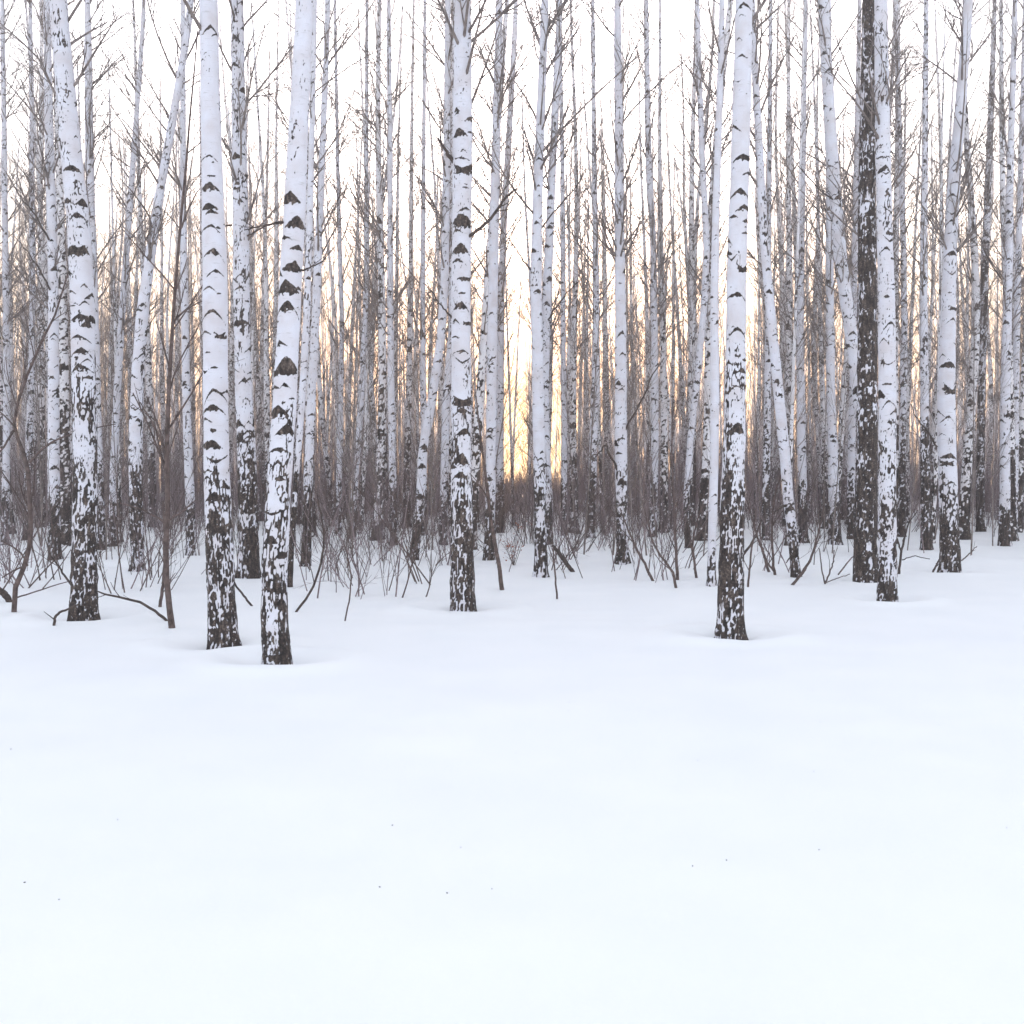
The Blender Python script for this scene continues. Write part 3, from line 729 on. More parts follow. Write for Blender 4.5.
limb('I', [(247, 236), (262, 228), (275, 222)], [1.8, 1.3, .7], twigs=2, seed=12)
limb('L', [(535, 240), (545, 222), (560, 205), (575, 188), (588, 168)], [2.0, 1.6, 1.4, 1.1, .7], twigs=4, seed=13)
limb('L', [(548, 320), (560, 302), (572, 288), (584, 276)], [1.8, 1.4, 1.1, .7], twigs=3, seed=14)
limb('L', [(531, 270), (520, 256), (510, 240), (500, 228)], [1.8, 1.4, 1.1, .7], twigs=3, seed=15)
limb('K', [(50, 290), (40, 270), (28, 252), (14, 236)], [2.0, 1.6, 1.2, .7], twigs=4, seed=16)
limb('K', [(49, 240), (36, 215), (22, 200), (10, 178)], [2.0, 1.6, 1.2, .7], twigs=4, seed=17)
limb('Pb', [(845, 215), (838, 205), (820, 190), (803, 172), (792, 158)], [2.2, 1.8, 1.4, 1.1, .7], twigs=4, seed=18)
limb('J', [(146, 240), (152, 226), (147, 212), (136, 196), (120, 178)], [2, 1.7, 1.5, 1.2, .7], twigs=4, seed=19)
limb('R', [(1002, 280), (990, 262), (980, 240), (972, 220)], [1.8, 1.4, 1.1, .7], twigs=4, seed=20)

# ------------------------------------------------------------------ the many birches further in: a few sources, then copies
VARIANTS = []
for k in range(14):
    rng = np.random.default_rng(500 + k)
    thin = k >= 9
    H = rng.uniform(16.5, 21.5) if not thin else rng.uniform(10, 15.5)
    r0 = rng.uniform(0.095, 0.13) if not thin else rng.uniform(0.04, 0.065)
    a1, a2, f1 = rng.uniform(-0.25, 0.25), rng.uniform(-0.12, 0.12), rng.uniform(0, 6)

    def cfun(h, a1=a1, a2=a2, f1=f1, H=H):
        x = a1 * (h / H) ** 2 * 3 + a2 * np.sin(h * 0.55 + f1) - a2 * math.sin(f1)
        y = a2 * (h / H) ** 2 * 3 + a1 * 0.4 * np.sin(h * 0.5 + f1 * 2) - a1 * 0.4 * math.sin(f1 * 2)
        return np.stack([x, y], -1)

    def rfun(h, r0=r0, H=H):
        q = np.clip(h / H, 0, 1)
        return r0 * (1.12 - 0.95 * q ** 0.9) * (1 + 0.25 * np.exp(-np.clip(h, 0, 9) * 2.5)) * np.where(q > .97, .5, 1) + 0.004
    Hs = np.append(np.arange(-0.6, H, 0.021), H)
    marks = random_marks(rng, 0.3, H - 1, lambda h: float(rfun(np.array([h]))[0]), 24, 1.0, 1.7)
    thr = thr_fun((rng.uniform(0.4, 1.0), rng.uniform(2.4, 4.2), 0.66, rng.uniform(0.10, 0.22)), 0, k * 5.1 + 200)
    tm = trunk_mesh('trunk', Hs, cfun(Hs), rfun(Hs), 18, marks, thr, 3000 + k * 11, 1.7)
    hb = rng.uniform(3.4, 5.2) if not thin else rng.uniform(1.6, 2.8)
    cm = crown_tubes(rng, hb, H, cfun, rfun, 50 if not thin else 40, 2.6 if not thin else 1.9, 0.8, 6, 3).mesh('crown')
    VARIANTS.append((tm, cm, H, thin))

placed = [(t['base'][0], t['base'][1]) for t in TREES]
spots = []
tries = 0
frng = np.random.default_rng(77)
while len(spots) < 250 and tries < 40000:
    tries += 1
    y = math.sqrt(frng.uniform(25 ** 2, 62 ** 2))
    x = frng.uniform(-0.50, 0.50) * y
    uu = 512 + x / y * F_PX
    # keep the two gaps the sun shines through a little more open
    if (503 < uu < 527 or 548 < uu < 563) and frng.random() < 0.93:
        continue
    md = 1.05 if y < 45 else 0.8
    if any((x - a) ** 2 + (y - b) ** 2 < md ** 2 for a, b in placed):
        continue
    placed.append((x, y))
    spots.append((x, y))

ORD = ['first', 'second', 'third', 'fourth', 'fifth', 'sixth', 'seventh', 'eighth', 'ninth', 'tenth', 'eleventh', 'twelfth', 'thirteenth', 'fourteenth', 'fifteenth', 'sixteenth', 'seventeenth', 'eighteenth', 'nineteenth', 'twentieth']
MARKS_X = [(0, 'left edge')] + sorted((HERO[k][1]['p'][1][0], LANDMARK[k]) for k in LANDMARK) + [(1024, 'right edge')]


def zone(u):
    z = 0
    for j, (mx, _) in enumerate(MARKS_X[:-1]):
        if u >= mx:
            z = j
    return z


first = {}
items = []
for (x, y) in spots:
    k = int(frng.integers(0, 9)) if frng.random() < 0.68 else int(frng.integers(9, 14))
    tm, cm, H, thin = VARIANTS[k]
    z = float(ground_z(x, y))
    s = frng.uniform(0.85, 1.12)
    lean = (frng.normal(0, 0.030), frng.normal(0, 0.022))
    if k not in first:
        root = empty('birch_tree', (x, y, z))
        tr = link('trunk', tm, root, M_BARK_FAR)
        cr = link('crown', cm, root, M_TWIG)
        first[k] = (root, tr, cr)
    else:
        r0, t0, c0 = first[k]
        root = r0.copy()
        COL.objects.link(root)
        for src in (t0, c0):
            c = src.copy()
            COL.objects.link(c)
            c.parent = root
    root.location = (x, y, z)
    root.rotation_euler = (lean[1], lean[0], frng.uniform(0, 2 * PI))
    root.scale = (s, s, s)
    uu = 512 + x / y * F_PX
    items.append((root, uu, y, thin, lean[0]))

items.sort(key=lambda q: q[1])
count = {}
for root, uu, y, thin, ln in items:
    zi = zone(uu)
    a, b = MARKS_X[zi][1], MARKS_X[zi + 1][1]
    root['category'] = 'birch tree'
    if y < 38:
        count[zi] = count.get(zi, 0) + 1
        n = ORD[count[zi] - 1] if count[zi] <= 20 else 'twenty-' + ORD[count[zi] - 21]
        adj = 'needle-thin' if thin else 'pale'
        lt = ' leaning right' if ln > 0.03 else (' leaning left' if ln < -0.03 else '')
        root['label'] = f'{adj} midwood birch{lt}, {n} rightward from the {a}'
        root['group'] = 'birches rising from the brush at middle distance'
    else:
        kind = 'needle-thin distant birch' if thin else 'pale distant birch'
        if a == 'left edge':
            root['label'] = f'{kind} deep in the wood left of the {b}'
        elif b == 'right edge':
            root['label'] = f'{kind} deep in the wood right of the {a}'
        else:
            root['label'] = f'{kind} deep in the wood, between {a} and {b}'
        root['group'] = root['label'].replace('distant birch', 'distant birches')

# ------------------------------------------------------------------ far wood: trunks and twigs nobody could count
srng = np.random.default_rng(909)
tb = Tubes()
n = 1250
yy = np.sqrt(srng.uniform(62 ** 2, 125 ** 2, n))
xx = srng.uniform(-0.62, 0.62, n) * yy
# flanks outside the frame
m = 260
y2 = srng.uniform(22, 62, m)
x2 = np.where(srng.random(m) < .5, -1, 1) * srng.uniform(0.53, 0.85, m) * y2
xx, yy = np.concatenate([xx, x2]), np.concatenate([yy, y2])
uu = 512 + xx / yy * F_PX
ok = ~((((uu > 503) & (uu < 528)) | ((uu > 547) & (uu < 565))) & (srng.random(len(xx)) < 0.95))
xx, yy = xx[ok], yy[ok]
n = len(xx)
zz = ground_z(xx, yy)
HH = srng.uniform(14, 23, n)
S = np.stack([xx, yy, zz - 0.4], -1)
D = np.stack([srng.normal(0, .03, n), srng.normal(0, .03, n), np.ones(n)], -1)
P = grow(S, D, HH, 7, srng, 0.06, 0.05)
r0 = srng.uniform(0.04, 0.105, n)
R = r0[:, None] * np.array([1.15, .95, .82, .68, .5, .3, .08])[None]
trunks = Tubes()
trunks.add(P, R, 6)
far = trunks.mesh('distant_forest')
h = np.concatenate([v[:, 2] for v in trunks.V])
vv = np.concatenate(trunks.V)
dk = 0.29 + 0.5 * (vnoise(vv[:, 0], vv[:, 1], vv[:, 2], 5) - .5)
at = far.attributes.new('dark', 'FLOAT', 'POINT')
at.data.foreach_set('value', np.ascontiguousarray(dk, np.float32))
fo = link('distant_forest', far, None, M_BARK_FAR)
fo['kind'] = 'stuff'
fo['label'] = 'far wood of countless pale birch trunks closing the view'
fo['category'] = 'forest'
tw = Tubes()
P1, R1 = fork(P, R, 15, srng, 1.0, 2.8, 0.6, 0.3, 0.008, 4, 0.22, 0.3)
tw.add(P1, np.minimum(R1, 0.02), 3)
P2, R2 = fork(P1, np.minimum(R1, 0.02), 3, srng, 0.4, 1.0, 0.6, 0.6, 0.006, 3, 0.2, 0.2)
tw.add(P2, R2, 3)
M_FTWIG = twig_material('distant_twig', (0.15, 0.125, 0.12), (0.36, 0.31, 0.29), 4)
ft = link('distant_branches', tw.mesh('distant_branches'), None, M_FTWIG)
ft['kind'] = 'stuff'
ft['label'] = 'haze of bare grey branches above the far wood'
ft['category'] = 'forest'

# ------------------------------------------------------------------ thicket of brown brush under the trees
tb = Tubes()
n = 13500
yy = np.sqrt(srng.uniform(32 ** 2, 72 ** 2, n))
xx = srng.uniform(-0.60, 0.60, n) * yy
yy = yy + 4 * (vnoise(xx * 0.25, 0.5, 0.5, 4) - 0.5)
clump = vnoise(xx * 0.35, yy * 0.35, 0.5, 31)
keep = clump + srng.uniform(-0.35, 0.35, n) > 0.30
xx, yy = xx[keep], yy[keep]
n = len(xx)
zz = ground_z(xx, yy)
S = np.stack([xx, yy, zz - 0.1], -1)
D = np.stack([srng.normal(0, .16, n), srng.normal(0, .16, n), np.ones(n)], -1)
L = srng.uniform(1.8, 5.0, n) * (0.7 + 0.6 * vnoise(xx * 0.2, yy * 0.2, 2.5, 8))
uu = 512 + xx / yy * F_PX
L = np.where(((uu > 500) & (uu < 530)) | ((uu > 546) & (uu < 565)), np.minimum(L * 0.6, 1.9), L)
P = grow(S, D, L, 5, srng, 0.16, 0.12)
R = srng.uniform(0.005, 0.010, n)[:, None] * np.linspace(1, 0.35, 5)[None]
tb.add(P, R, 3)
P2, R2 = fork(P, R, 5, srng, 0.4, 1.3, 0.45, 0.6, 0.0045, 4, 0.12, 0.45)
tb.add(P2, R2, 3)
P3, R3 = fork(P2, R2, 1, srng, 0.2, 0.6, 0.5, 0.7, 0.004, 3, 0.2, 0.3)
tb.add(P3, R3, 3)
th = link('brush_thicket', tb.mesh('brush_thicket'), None, M_BRUSH)
th['kind'] = 'stuff'
th['label'] = 'dense brown brush of bare upright twigs under the birches'
th['category'] = 'undergrowth'

# ------------------------------------------------------------------ saplings, shrubs and fallen twigs in front
def stem_path(pix, d0, dd=0.0, n=16, jit=0.25, seed=0):
    rng = np.random.default_rng(seed)
    k = len(pix)
    P = np.array([at_depth(u, v, d0 + dd * j / max(k - 1, 1)) for j, (u, v, w) in enumerate(pix)])
    s = np.linspace(0, k - 1, n)
    Q = np.stack([smooth_interp(s, np.arange(k), P[:, c]) for c in range(3)], -1)
    Q[1:-1] += rng.normal(0, jit * d0 / F_PX, (n - 2, 3))
    R = np.interp(s, np.arange(k), [w for _, _, w in pix]) * 0.5 * d0 / F_PX
    return Q, R


def sapling(pix, label, name='sapling', mat=M_STEM, twigs=6, sub=1, tl=(0.3, 0.9), dd=0.0, seed=0, group=None, spread=0.6, extra=(), sides=8):
    u, v, w = pix[0]
    base = ground_hit(u, v)
    d = base[1]
    Q, R = stem_path(pix, d, dd, seed=seed)
    Q, R = np.concatenate([[Q[0] - np.array([0, 0, 0.12])], Q]), np.concatenate([[R[0] * 1.05], R])
    root = empty(name, base)
    root['label'] = label
    root['category'] = name.replace('_', ' ')
    if group:
        root['group'] = group
    tb = Tubes()
    tb.add(Q - base, R, sides)
    link('stem', tb.mesh('stem'), root, mat)
    rng = np.random.default_rng(seed + 60)
    tb = Tubes()
    if twigs:
        P2, R2 = fork((Q - base)[None], R[None], twigs, rng, tl[0], tl[1], spread, 0.45, 0.0026, 5, 0.22, 0.3)
        if twigs <= 2:                      # so few that each is a part of its own
            for a, r in zip(P2, R2):
                one = Tubes()
                one.add(a, r, 4)
                link('twig', one.mesh('twig'), root, mat)
        else:
            tb.add(P2, R2, 4)
        if sub and twigs > 2:
            P3, R3 = fork(P2, R2, sub, rng, tl[0] * .4, tl[1] * .5, 0.6, 0.6, 0.002, 4, 0.2, 0.2)
            tb.add(P3, R3, 3)
    for e in extra:
        Q2, R2 = stem_path(e, d - 0.02, 0.0, 12, seed=seed + 3)
        eb = Tubes()
        eb.add(Q2 - base, R2, 5)
        link('branch', eb.mesh('branch'), root, mat)
    if tb.n:
        link('twigs', tb.mesh('twigs'), root, mat)
    return root


sapling([(172, 628, 7), (168, 600, 6), (166, 560, 6), (167, 500, 5.4), (167, 450, 4.8), (168, 400, 4.2), (171, 340, 3.6), (176, 280, 3.2), (181, 220, 2.8), (187, 155, 2.4), (193, 90, 1.8), (198, 30, 1)],
        'tall straight brown sapling reaching the treetops between the stout fissured birch and the black-browed birch', twigs=12, sub=3, tl=(0.5, 1.3), seed=3,
        extra=[[(167, 524, 3), (155, 516, 2.2), (138, 508, 1.6), (120, 503, 1)], [(168, 520, 2.4), (182, 512, 1.8), (196, 500, 1)], [(167, 455, 2.4), (157, 432, 2), (148, 415, 1.6), (140, 402, 1)], [(175, 290, 2), (160, 272, 1.6), (142, 252, 1.3), (125, 232, 1.0), (118, 222, .7)], [(180, 230, 2), (190, 205, 1.6), (200, 188, 1)]])
sapling([(160, 607, 3.6), (163, 585, 3.2), (165, 562, 2.8), (165, 535, 2.2), (163, 500, 1.6)], 'short thin brown shoot beside the foot of the tall straight brown sapling', twigs=4, seed=5, tl=(.2, .5))
sapling([(14, 612, 5.4), (16, 585, 5.2), (26, 563, 5), (30.5, 543, 5), (30.5, 517, 4.8), (28, 484, 4.6), (28, 463, 4.2), (21, 446, 3.6), (14, 430, 3.2), (14, 415, 3.0), (24, 385, 2.8), (38, 348, 2.6), (53, 320, 2.2), (67, 277, 1.5), (75, 250, 1)],
        'bent brown sapling with an S-shaped stem near the left edge', twigs=12, sub=3, tl=(0.4, 1.2), seed=8,
        extra=[[(29, 463, 3), (43, 448, 2.4), (56, 440, 2), (68, 435, 1.8), (90, 429, 1.4), (116, 424, 1)], [(27, 562, 2.2), (20, 552, 1.8), (10, 545, 1.5), (1, 540, 1)], [(28, 565, 2.2), (14, 570, 1.8), (2, 578, 1.2)], [(16, 598, 1.8), (35, 592, 1.5), (55, 585, 1.2), (75, 580, .8)], [(14, 430, 2.6), (5, 445, 2), (-6, 460, 1.6)]])
sapling([(10, 602, 6), (7, 597, 7), (3, 593, 7), (-4, 588, 6), (-12, 578, 5), (-22, 560, 4)], 'short dark curved stump poking from snow at the left edge', name='tree_stump', twigs=0, seed=9, mat=M_LIMB)
sapling([(502, 590, 4.6), (500, 572, 4.2), (497, 555, 4), (493, 530, 3.6), (489, 505, 3.2), (486, 480, 2.8), (483, 455, 2.3), (479, 425, 1.8), (476, 395, 1)],
        'reddish brown slanting stem in open snow just right of the broken-limbed birch', twigs=6, sub=2, seed=10, tl=(.3, .9))
sapling([(167, 621, 3.4), (155, 611, 2.8), (140, 602, 2.6), (120, 597, 2.2), (104, 594, 1.8), (97, 591, 1.2)], 'dark arched twig lying over snow from the brown sapling to the stout fissured birch', name='fallen_branch', twigs=3, seed=11, tl=(.1, .4), mat=M_LIMB)
sapling([(54, 625, 3), (55, 617, 2.8), (60, 612, 2.4), (68, 609, 2.0), (80, 603, 1.2)], 'small hooked twig in snow at the left of the stout fissured birch', name='fallen_branch', twigs=2, seed=12, tl=(.08, .25), mat=M_LIMB)
sapling([(76, 592, 2.4), (64, 575, 2.2), (56, 563, 1.8), (48, 552, 1.0)], 'bare twig leaning left against the stout fissured birch', twigs=3, seed=13, tl=(.2, .6), mat=M_LIMB)
sapling([(252, 606, 2.4), (244, 596, 2.2), (236, 586, 2.0), (230, 574, 1.4), (222, 560, 1)], 'dark twig slanting in snow between the two nearest birches', twigs=2, seed=14, tl=(.15, .4), mat=M_LIMB)
sapling([(296, 612, 2.6), (308, 597, 2.4), (316, 579, 2.3), (322, 559, 2.2), (324, 541, 2), (322, 520, 1.6), (317, 495, 1)], 'dark twig leaning right, foremost of the stems right of the triangle-scarred birch', twigs=4, seed=15, tl=(.2, .6), mat=M_LIMB)
sapling([(676, 588, 3), (673, 572, 2.6), (664, 560, 2.3), (654, 545, 2), (648, 525, 1.6), (642, 500, 1)], 'left-leaning brown stem with a knobbly foot before the right centre brush', twigs=5, seed=16, tl=(.25, .7))
sapling([(677.5, 580, 3.4), (676.5, 560, 3), (676, 540, 2.8), (674, 505, 2.4), (672, 470, 2), (672, 430, 1.5), (673, 395, 1)], 'upright brown stem right of the left-leaning knobbly stem', twigs=8, sub=2, seed=17, tl=(.3, 1.0))
sapling([(653, 581, 3), (645, 565, 2.6), (637, 550, 2.4), (628, 530, 1.8), (620, 508, 1.2)], 'left-leaning bare stem right of the straight slim brow-marked birch', twigs=4, seed=18, tl=(.25, .7))
sapling([(696.5, 578, 2.8), (694, 560, 2.4), (692, 545, 2.2), (696, 525, 1.8), (704, 500, 1.2)], 'thin kinked brown stem left of the lone forward birch', twigs=5, seed=19, tl=(.25, .7))
sapling([(748, 587, 2.2), (750, 565, 2), (752, 545, 1.8), (755, 525, 1.3), (757, 505, .8)], 'thin upright stem just right of the lone forward birch', twigs=4, seed=20, tl=(.2, .6))
sapling([(769, 572, 3), (764, 555, 2.5), (758, 538, 2.1), (752, 520, 1.5), (747, 500, 1)], 'left-leaning bare stem halfway between the lone forward birch and the crooked birch', twigs=4, seed=22, tl=(.25, .7))
sapling([(742, 556, 2.8), (750, 546, 2.4), (756, 535, 2.1), (762, 520, 1.6), (768, 500, 1)], 'right-leaning stem springing beside the lone forward birch', twigs=3, seed=23, tl=(.2, .6), mat=M_LIMB)
sapling([(792, 585, 3), (802, 573, 2.8), (810, 561, 2.5), (815, 546, 2.2), (819, 530, 1.8), (824, 505, 1.2)], 'right-leaning brown stem at the foot of the crooked birch', twigs=3, seed=24, tl=(.2, .7), extra=[[(793, 585, 2), (805, 571, 1.8), (812, 556, 1.5), (820, 535, 1)]])
sapling([(775, 575, 3), (773, 562, 2.6), (772, 545, 2.3), (772, 520, 2), (776, 490, 1.6), (786, 460, 1.2)], 'upright brown stem left of the crooked birch foot', twigs=5, seed=25, tl=(.25, .8), extra=[[(775, 572, 2.2), (768, 564, 2), (762, 550, 1.4)]])
sapling([(825, 584, 1.8), (829, 574, 1.6), (833, 564, 1.4), (834, 550, 1)], 'tuft of thin twigs in open snow left of the blackish trunk', name='shrub', twigs=3, seed=26, tl=(.2, .5), extra=[[(825, 584, 1.6), (822, 570, 1.4), (819, 548, 1)], [(825, 583, 1.2), (838, 578, 1), (850, 574, .8)], [(838, 575, 1.6), (848, 562, 1.4), (856, 553, 1)]])
sapling([(898.5, 576, 2.8), (900, 565, 2.5), (902, 550, 2.3), (905, 535, 1.9), (909, 522, 1.3), (918, 510, .8)], 'dark Y-forked twig on open snow right of the clean white birch', twigs=2, seed=27, tl=(.15, .4), mat=M_LIMB, extra=[[(901.5, 553, 1.8), (898, 542, 1.6), (895, 530, 1.1)], [(902, 560, 1.2), (914, 556, 1), (930, 559, .8)]])
sapling([(933, 572, 2.2), (937, 564, 2), (940, 558, 1.2)], 'short dark twig leaning on the foot of the swollen-stemmed birch', twigs=1, seed=28, tl=(.1, .2), mat=M_LIMB)
sapling([(961, 561, 1.4), (966, 557, 1.3), (972, 551, 1.1), (977, 546, .8)], 'fine curved twig in snow at the right of the swollen-stemmed birch', twigs=2, seed=29, tl=(.1, .25))
sapling([(557, 599, 2), (555.5, 580, 1.8), (554, 562, 1.6), (553, 545, 1.2), (552, 525, .8)], 'single thin stick upright in open snow right of the slim birch between the sun glows', twigs=2, seed=30, tl=(.15, .35))
sapling([(345, 621, 1.6), (350, 597, 1.5), (351.5, 577, 1.4), (348, 557, 1.2), (343, 540, .8)], 'fine stick furthest forward in the snow at left centre', twigs=2, seed=31, tl=(.15, .4))
sapling([(573, 572, 4.4), (566, 563, 4.2), (559, 553, 4), (552, 545, 3)], 'fallen mottled birch pole lying in snow right of the slim birch between the sun glows', name='fallen_branch', twigs=2, seed=32, tl=(.2, .4), mat=M_LIMB)

# shrub with rusty dead leaves
b = ground_hit(514, 565)
root = empty('leafy_shrub', b)
root['label'] = 'small shrub with rust red dead leaves beside the slim birch between the sun glows'
root['category'] = 'shrub'
rng = np.random.default_rng(40)
S = np.repeat(np.array([[0, 0, -0.05]]), 7, 0)
D = np.stack([rng.normal(0.1, .3, 7), rng.normal(0, .3, 7), np.ones(7)], -1)
P = grow(S, D, rng.uniform(.5, .95, 7), 5, rng, .3, .1)
R = np.full((7, 1), .006) * np.linspace(1, .4, 5)[None]
tb = Tubes()
tb.add(P, R, 4)
P2, R2 = fork(P, R, 4, rng, .1, .35, .7, .6, .003)
tb.add(P2, R2, 3)
link('twigs', tb.mesh('twigs'), root, M_STEM)
LV, LQ = [], []
for i in range(60):
    q = P2[rng.integers(len(P2)), rng.integers(1, 3)] + rng.normal(0, .03, 3)
    a, c = unit(rng.normal(0, 1, 3)), None
    c = unit(np.cross(a, rng.normal(0, 1, 3)))
    l_, w_ = rng.uniform(.03, .055), rng.uniform(.014, .022)
    nrm = np.cross(a, c) * 0.012
    LV += [q, q + a * l_ * .5 + c * w_ + nrm, q + a * l_, q + a * l_ * .5 - c * w_ + nrm]
    LQ.append([4 * i, 4 * i + 1, 4 * i + 2, 4 * i + 3])
link('leaves', quads_mesh('leaves', np.array(LV), np.array(LQ), False), root, M_RED)

# bare shrubs in the front rows of the brush, one object each
SHRUBS = []
prng = np.random.default_rng(321)
cands = []
for (u0, u1, v0, v1, cnt) in [(0, 60, 535, 590, 24), (95, 205, 530, 600, 40), (230, 262, 535, 575, 5), (296, 450, 528, 603, 78), (470, 535, 526, 572, 24), (548, 610, 527, 580, 34), (605, 705, 527, 585, 44), (745, 830, 527, 575, 20), (840, 940, 525, 555, 11), (960, 1020, 523, 540, 7)]:
    for _ in range(cnt):
        v = v0 + (v1 - v0) * prng.random() ** 1.8
        cands.append((prng.uniform(u0, u1), v))
cands.sort()
cnt = {}
for j, (u, v) in enumerate(cands):
    b = ground_hit(u, v)
    ns = int(prng.choice([1, 1, 2, 2, 3, 4, 5]))
    rng = np.random.default_rng(7000 + j)
    lean = rng.normal(0, 0.28)
    S = np.stack([rng.normal(0, .16, ns), rng.normal(0, .16, ns), np.full(ns, -0.1)], -1)
    D = np.stack([rng.normal(lean, .20, ns), rng.normal(0, .24, ns), np.ones(ns)], -1)
    L = rng.uniform(0.5, 2.4, ns)
    P = grow(S, D, L, 7, rng, 0.22, 0.08)
    R = rng.uniform(0.005, 0.012, ns)[:, None] * np.linspace(1, 0.3, 7)[None]
    tb = Tubes()
    tb.add(P, R, 5)
    P2, R2 = fork(P, R, 6, rng, 0.25, 0.9, 0.55, 0.55, 0.0028, 5, 0.15, 0.2)
    tb.add(P2, R2, 3)
    P3, R3 = fork(P2, R2, 2, rng, 0.12, 0.4, 0.55, 0.7, 0.0024, 3, 0.2, 0.15)
    tb.add(P3, R3, 3)
    o = link('bare_shrub', tb.mesh('bare_shrub'), None, M_STEM if rng.random() < .6 else M_BRUSH)
    o.location = b
    zi = zone(u)
    cnt[zi] = cnt.get(zi, 0) + 1
    nn = cnt[zi]
    a = MARKS_X[zi][1]
    size = 'single-stemmed' if ns < 3 else ('sparse' if ns == 3 else 'many-stemmed')
    lw = ' leaning right' if lean > .2 else (' leaning left' if lean < -.2 else '')
    tens = ORD[nn - 1] if nn <= 20 else 'twenty-' + ORD[nn - 21] if nn <= 29 else 'thirtieth' if nn == 30 else 'thirty-' + ORD[nn - 31] if nn <= 39 else 'fortieth' if nn == 40 else 'forty-' + ORD[nn - 41]
    o['label'] = f'{size} bare shrub{lw}, {tens} along the snow rightward from the {a}'
    o['category'] = 'shrub'
    o['group'] = 'bare shrubs along the front of the brush'

# young birches no thicker than a thumb, whose fine branches lace the space between the trunks
yrng = np.random.default_rng(88)
us = np.concatenate([yrng.uniform(2, 60, 5), yrng.uniform(100, 205, 7), yrng.uniform(228, 262, 2), yrng.uniform(308, 445, 9), yrng.uniform(475, 535, 3), yrng.uniform(566, 705, 10), yrng.uniform(745, 860, 6), yrng.uniform(895, 1020, 5)])
us.sort()
cnt = {}
for j, u in enumerate(us):
    b = ground_hit(u, yrng.uniform(533, 562))
    rng = np.random.default_rng(8800 + j)
    H = rng.uniform(4.5, 9.0)
    r0 = rng.uniform(0.012, 0.022)
    lean = rng.normal(0, 0.07)
    P = grow(np.array([[0, 0, -0.15]]), np.array([[lean, rng.normal(0, .05), 1.0]]), np.array([H]), 14, rng, 0.10, 0.02)
    Rr = r0 * np.linspace(1, 0.12, 14)[None]
    root = empty('young_birch', b)
    tb = Tubes()
    tb.add(P, Rr, 6)
    link('trunk', tb.mesh('trunk'), root, M_TWIG)
    tb = Tubes()
    P2, R2 = fork(P, Rr, 22, rng, 0.7, 1.9, 0.62, 0.5, 0.0032, 6, 0.2, 0.2, 0.18)
    tb.add(P2, R2, 4)
    P3, R3 = fork(P2, R2, 4, rng, 0.2, 0.7, 0.55, 0.65, 0.0024, 4, 0.2, 0.12)
    tb.add(P3, R3, 3)
    link('crown', tb.mesh('crown'), root, M_TWIG)
    zi = zone(u)
    cnt[zi] = cnt.get(zi, 0) + 1
    tilt = ' leaning right' if lean > .07 else (' leaning left' if lean < -.07 else '')
    root['label'] = f'young twiggy birch with grey pole stem{tilt}, {ORD[cnt[zi] - 1]} rightward from the {MARKS_X[zi][1]}'
    root['category'] = 'young tree'
    root['group'] = 'young birches among the older trunks'

# ------------------------------------------------------------------ snow
def axis(lo, hi, f0, f1, fine, growr):
    a = list(np.arange(f0, f1, fine))
    s = fine
    while a[-1] < hi:
        s *= growr
        a.append(a[-1] + s)
    s = fine
    pre = [a[0]]
    while pre[-1] > lo:
        s *= growr
        pre.append(pre[-1] - s)
    return np.array(pre[::-1][:-1] + a)


gx = axis(-290, 290, -9, 9, 0.055, 1.06)
gy = axis(-150, 370, 2, 21, 0.055, 1.045)
GX, GY = np.meshgrid(gx, gy)
GZ = ground_z(GX, GY)
V = np.stack([GX, GY, GZ], -1).reshape(-1, 3)
idx = np.arange(V.shape[0]).reshape(GX.shape)
Q = np.stack([idx[:-1, :-1], idx[:-1, 1:], idx[1:, 1:], idx[1:, :-1]], -1).reshape(-1, 4)
g = link('ground', quads_mesh('ground', V, Q), None, M_SNOW)
g['kind'] = 'structure'
g['label'] = 'smooth untrodden snow covering the clearing and forest floor'

# little seeds and bark crumbs lying on the snow
rng = np.random.default_rng(5)
LV, LQ = [], []
for i in range(24):
    u, v = rng.uniform(10, 1015), rng.uniform(640, 900)
    q = ground_hit(u, v)
    a = rng.uniform(0, 2 * PI)
    s = rng.uniform(0.001, 0.0024)
    dx, dy = np.array([math.cos(a), math.sin(a), 0]) * s * 1.8, np.array([-math.sin(a), math.cos(a), 0]) * s
    up = np.array([0, 0, .003])
    k = len(LV)
    LV += [q - dx + up, q - dy + up, q + dx + up, q + dy + up, q - dx - up, q - dy - up, q + dx - up, q + dy - up]
    LQ += [[k, k + 1, k + 2, k + 3], [k, k + 4, k + 5, k + 1], [k + 1, k + 5, k + 6, k + 2], [k + 2, k + 6, k + 7, k + 3], [k + 3, k + 7, k + 4, k]]
o = link('seed_litter', quads_mesh('seed_litter', np.array(LV), np.array(LQ), False), None, M_LITTER)
o['kind'] = 'stuff'
o['label'] = 'tiny dark seed specks scattered over the snow'
o['category'] = 'litter'

# ------------------------------------------------------------------ light
SUN_EL, SUN_AZ = math.radians(2.2), math.atan((537 - 512) / F_PX)
sd = Vector((math.sin(SUN_AZ) * math.cos(SUN_EL), math.cos(SUN_AZ) * math.cos(SUN_EL), math.sin(SUN_EL)))
sun = bpy.data.lights.new('sun', 'SUN')
sun.energy = 0.75
sun.color = (1.0, 0.60, 0.28)
sun.angle = math.radians(1.5)
so = bpy.data.objects.new('sun', sun)
so.rotation_euler = (-sd).to_track_quat('-Z', 'Y').to_euler()
COL.objects.link(so)

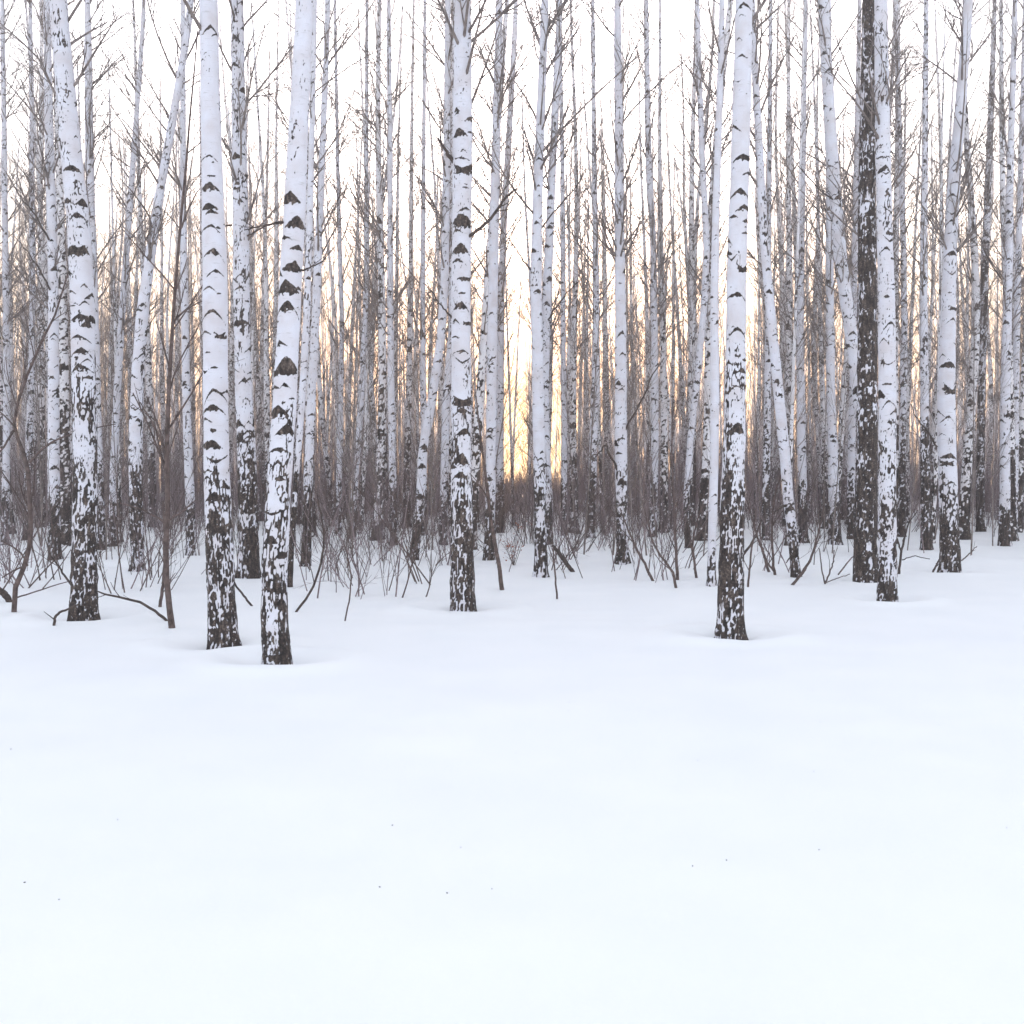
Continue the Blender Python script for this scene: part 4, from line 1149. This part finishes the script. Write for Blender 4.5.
w = bpy.data.worlds.new('World')
scene.world = w
w.use_nodes = True
nt = w.node_tree
nt.nodes.clear()
out = N(nt, 'ShaderNodeOutputWorld')
bg = N(nt, 'ShaderNodeBackground')
sky = N(nt, 'ShaderNodeTexSky', sky_type='NISHITA')
sky.sun_disc = False
sky.sun_elevation = SUN_EL
sky.sun_rotation = SUN_AZ
sky.altitude = 200
sky.air_density = 1.0
sky.dust_density = 1.6
sky.ozone_density = 1.0
bg.inputs['Strength'].default_value = 0.12
tcw = N(nt, 'ShaderNodeTexCoord')
sep = N(nt, 'ShaderNodeSeparateXYZ')
nt.links.new(tcw.outputs['Generated'], sep.inputs[0])
dt = N(nt, 'ShaderNodeVectorMath', operation='DOT_PRODUCT')
nt.links.new(tcw.outputs['Generated'], dt.inputs[0])
dt.inputs[1].default_value = sd


def rng_map(v, a, b, lo=0.0, hi=1.0):
    m = N(nt, 'ShaderNodeMapRange', interpolation_type='SMOOTHSTEP')
    nt.links.new(v, m.inputs['Value'])
    for k, x in zip(('From Min', 'From Max', 'To Min', 'To Max'), (a, b, lo, hi)):
        m.inputs[k].default_value = x
    return m.outputs[0]


low = rng_map(sep.outputs['Z'], 0.02, 0.30, 1.0, 0.0)      # the band above the horizon keeps its evening colour
near = rng_map(dt.outputs['Value'], math.cos(math.radians(60)), math.cos(math.radians(4)))
warm = mathn(nt, 'MULTIPLY', low, near)
hs = N(nt, 'ShaderNodeHueSaturation')
nt.links.new(mathn(nt, 'ADD', mathn(nt, 'MULTIPLY', warm, 0.42), 0.38), hs.inputs['Saturation'])
nt.links.new(sky.outputs[0], hs.inputs['Color'])
veil = mixc(nt, 1.0, hs.outputs[0], (0.98, 0.985, 1.07), 'MULTIPLY')   # thin high cloud
veil = mixc(nt, warm, veil, mixc(nt, 1.0, veil, (1.0, 0.76, 0.60), 'MULTIPLY'))
disc = rng_map(dt.outputs['Value'], math.cos(math.radians(5.0)), math.cos(math.radians(1.2)))   # the sun seen through low cloud
band = rng_map(sep.outputs['Z'], 0.045, 0.11, 1.0, 0.0)
cream = mathn(nt, 'MULTIPLY', near, rng_map(sep.outputs['Z'], 0.10, 0.42, 1.0, 0.0))
gl = mixc(nt, mathn(nt, 'MULTIPLY', cream, 0.85), veil, (0.78, 0.675, 0.55))
gl = mixc(nt, mathn(nt, 'MULTIPLY', mathn(nt, 'MULTIPLY', warm, band), 0.80), gl, (0.80, 0.60, 0.40))
core = rng_map(dt.outputs['Value'], math.cos(math.radians(2.9)), math.cos(math.radians(0.7)))
gl = mixc(nt, mathn(nt, 'MULTIPLY', disc, 0.92), gl, (0.80, 0.36, 0.075))
gl = mixc(nt, mathn(nt, 'MULTIPLY', core, 0.9), gl, (2.6, 1.45, 0.36))
nt.links.new(gl, bg.inputs[0])
nt.links.new(bg.outputs[0], out.inputs[0])

# ------------------------------------------------------------------ air
import bmesh
bm = bmesh.new()
bmesh.ops.create_cube(bm, size=1.0)
me = bpy.data.meshes.new('haze')
for v in bm.verts:
    v.co = Vector((v.co.x * 680, v.co.y * 600 + 105, (v.co.z + 0.5) * 27.5 - 2.5))
bm.to_mesh(me)
hz = link('haze', me)
hz['kind'] = 'stuff'
hz['label'] = 'thin cold evening haze between the trees'
hz['category'] = 'haze'
M_HAZE = bpy.data.materials.new('haze')
M_HAZE.use_nodes = True
nt = M_HAZE.node_tree
nt.nodes.clear()
out = N(nt, 'ShaderNodeOutputMaterial')
vol = N(nt, 'ShaderNodeVolumePrincipled')
vol.inputs['Color'].default_value = (0.97, 0.95, 0.97, 1)
vol.inputs['Density'].default_value = 0.0036
vol.inputs['Anisotropy'].default_value = 0.6
nt.links.new(vol.outputs[0], out.inputs['Volume'])
me.materials.append(M_HAZE)

# ------------------------------------------------------------------ camera and view
cam = bpy.data.cameras.new('camera')
cam.lens = 36.0 * F_PX / 1024
cam.sensor_width = 36
cam.clip_start = 0.05
cam.clip_end = 3000
co = bpy.data.objects.new('camera', cam)
co.location = CAM
co.rotation_euler = (PI / 2 - PITCH, 0, 0)
COL.objects.link(co)
scene.camera = co
scene.view_settings.view_transform = 'Standard'
scene.view_settings.look = 'None'
scene.view_settings.gamma = 1.0
scene.view_settings.exposure = 3.81
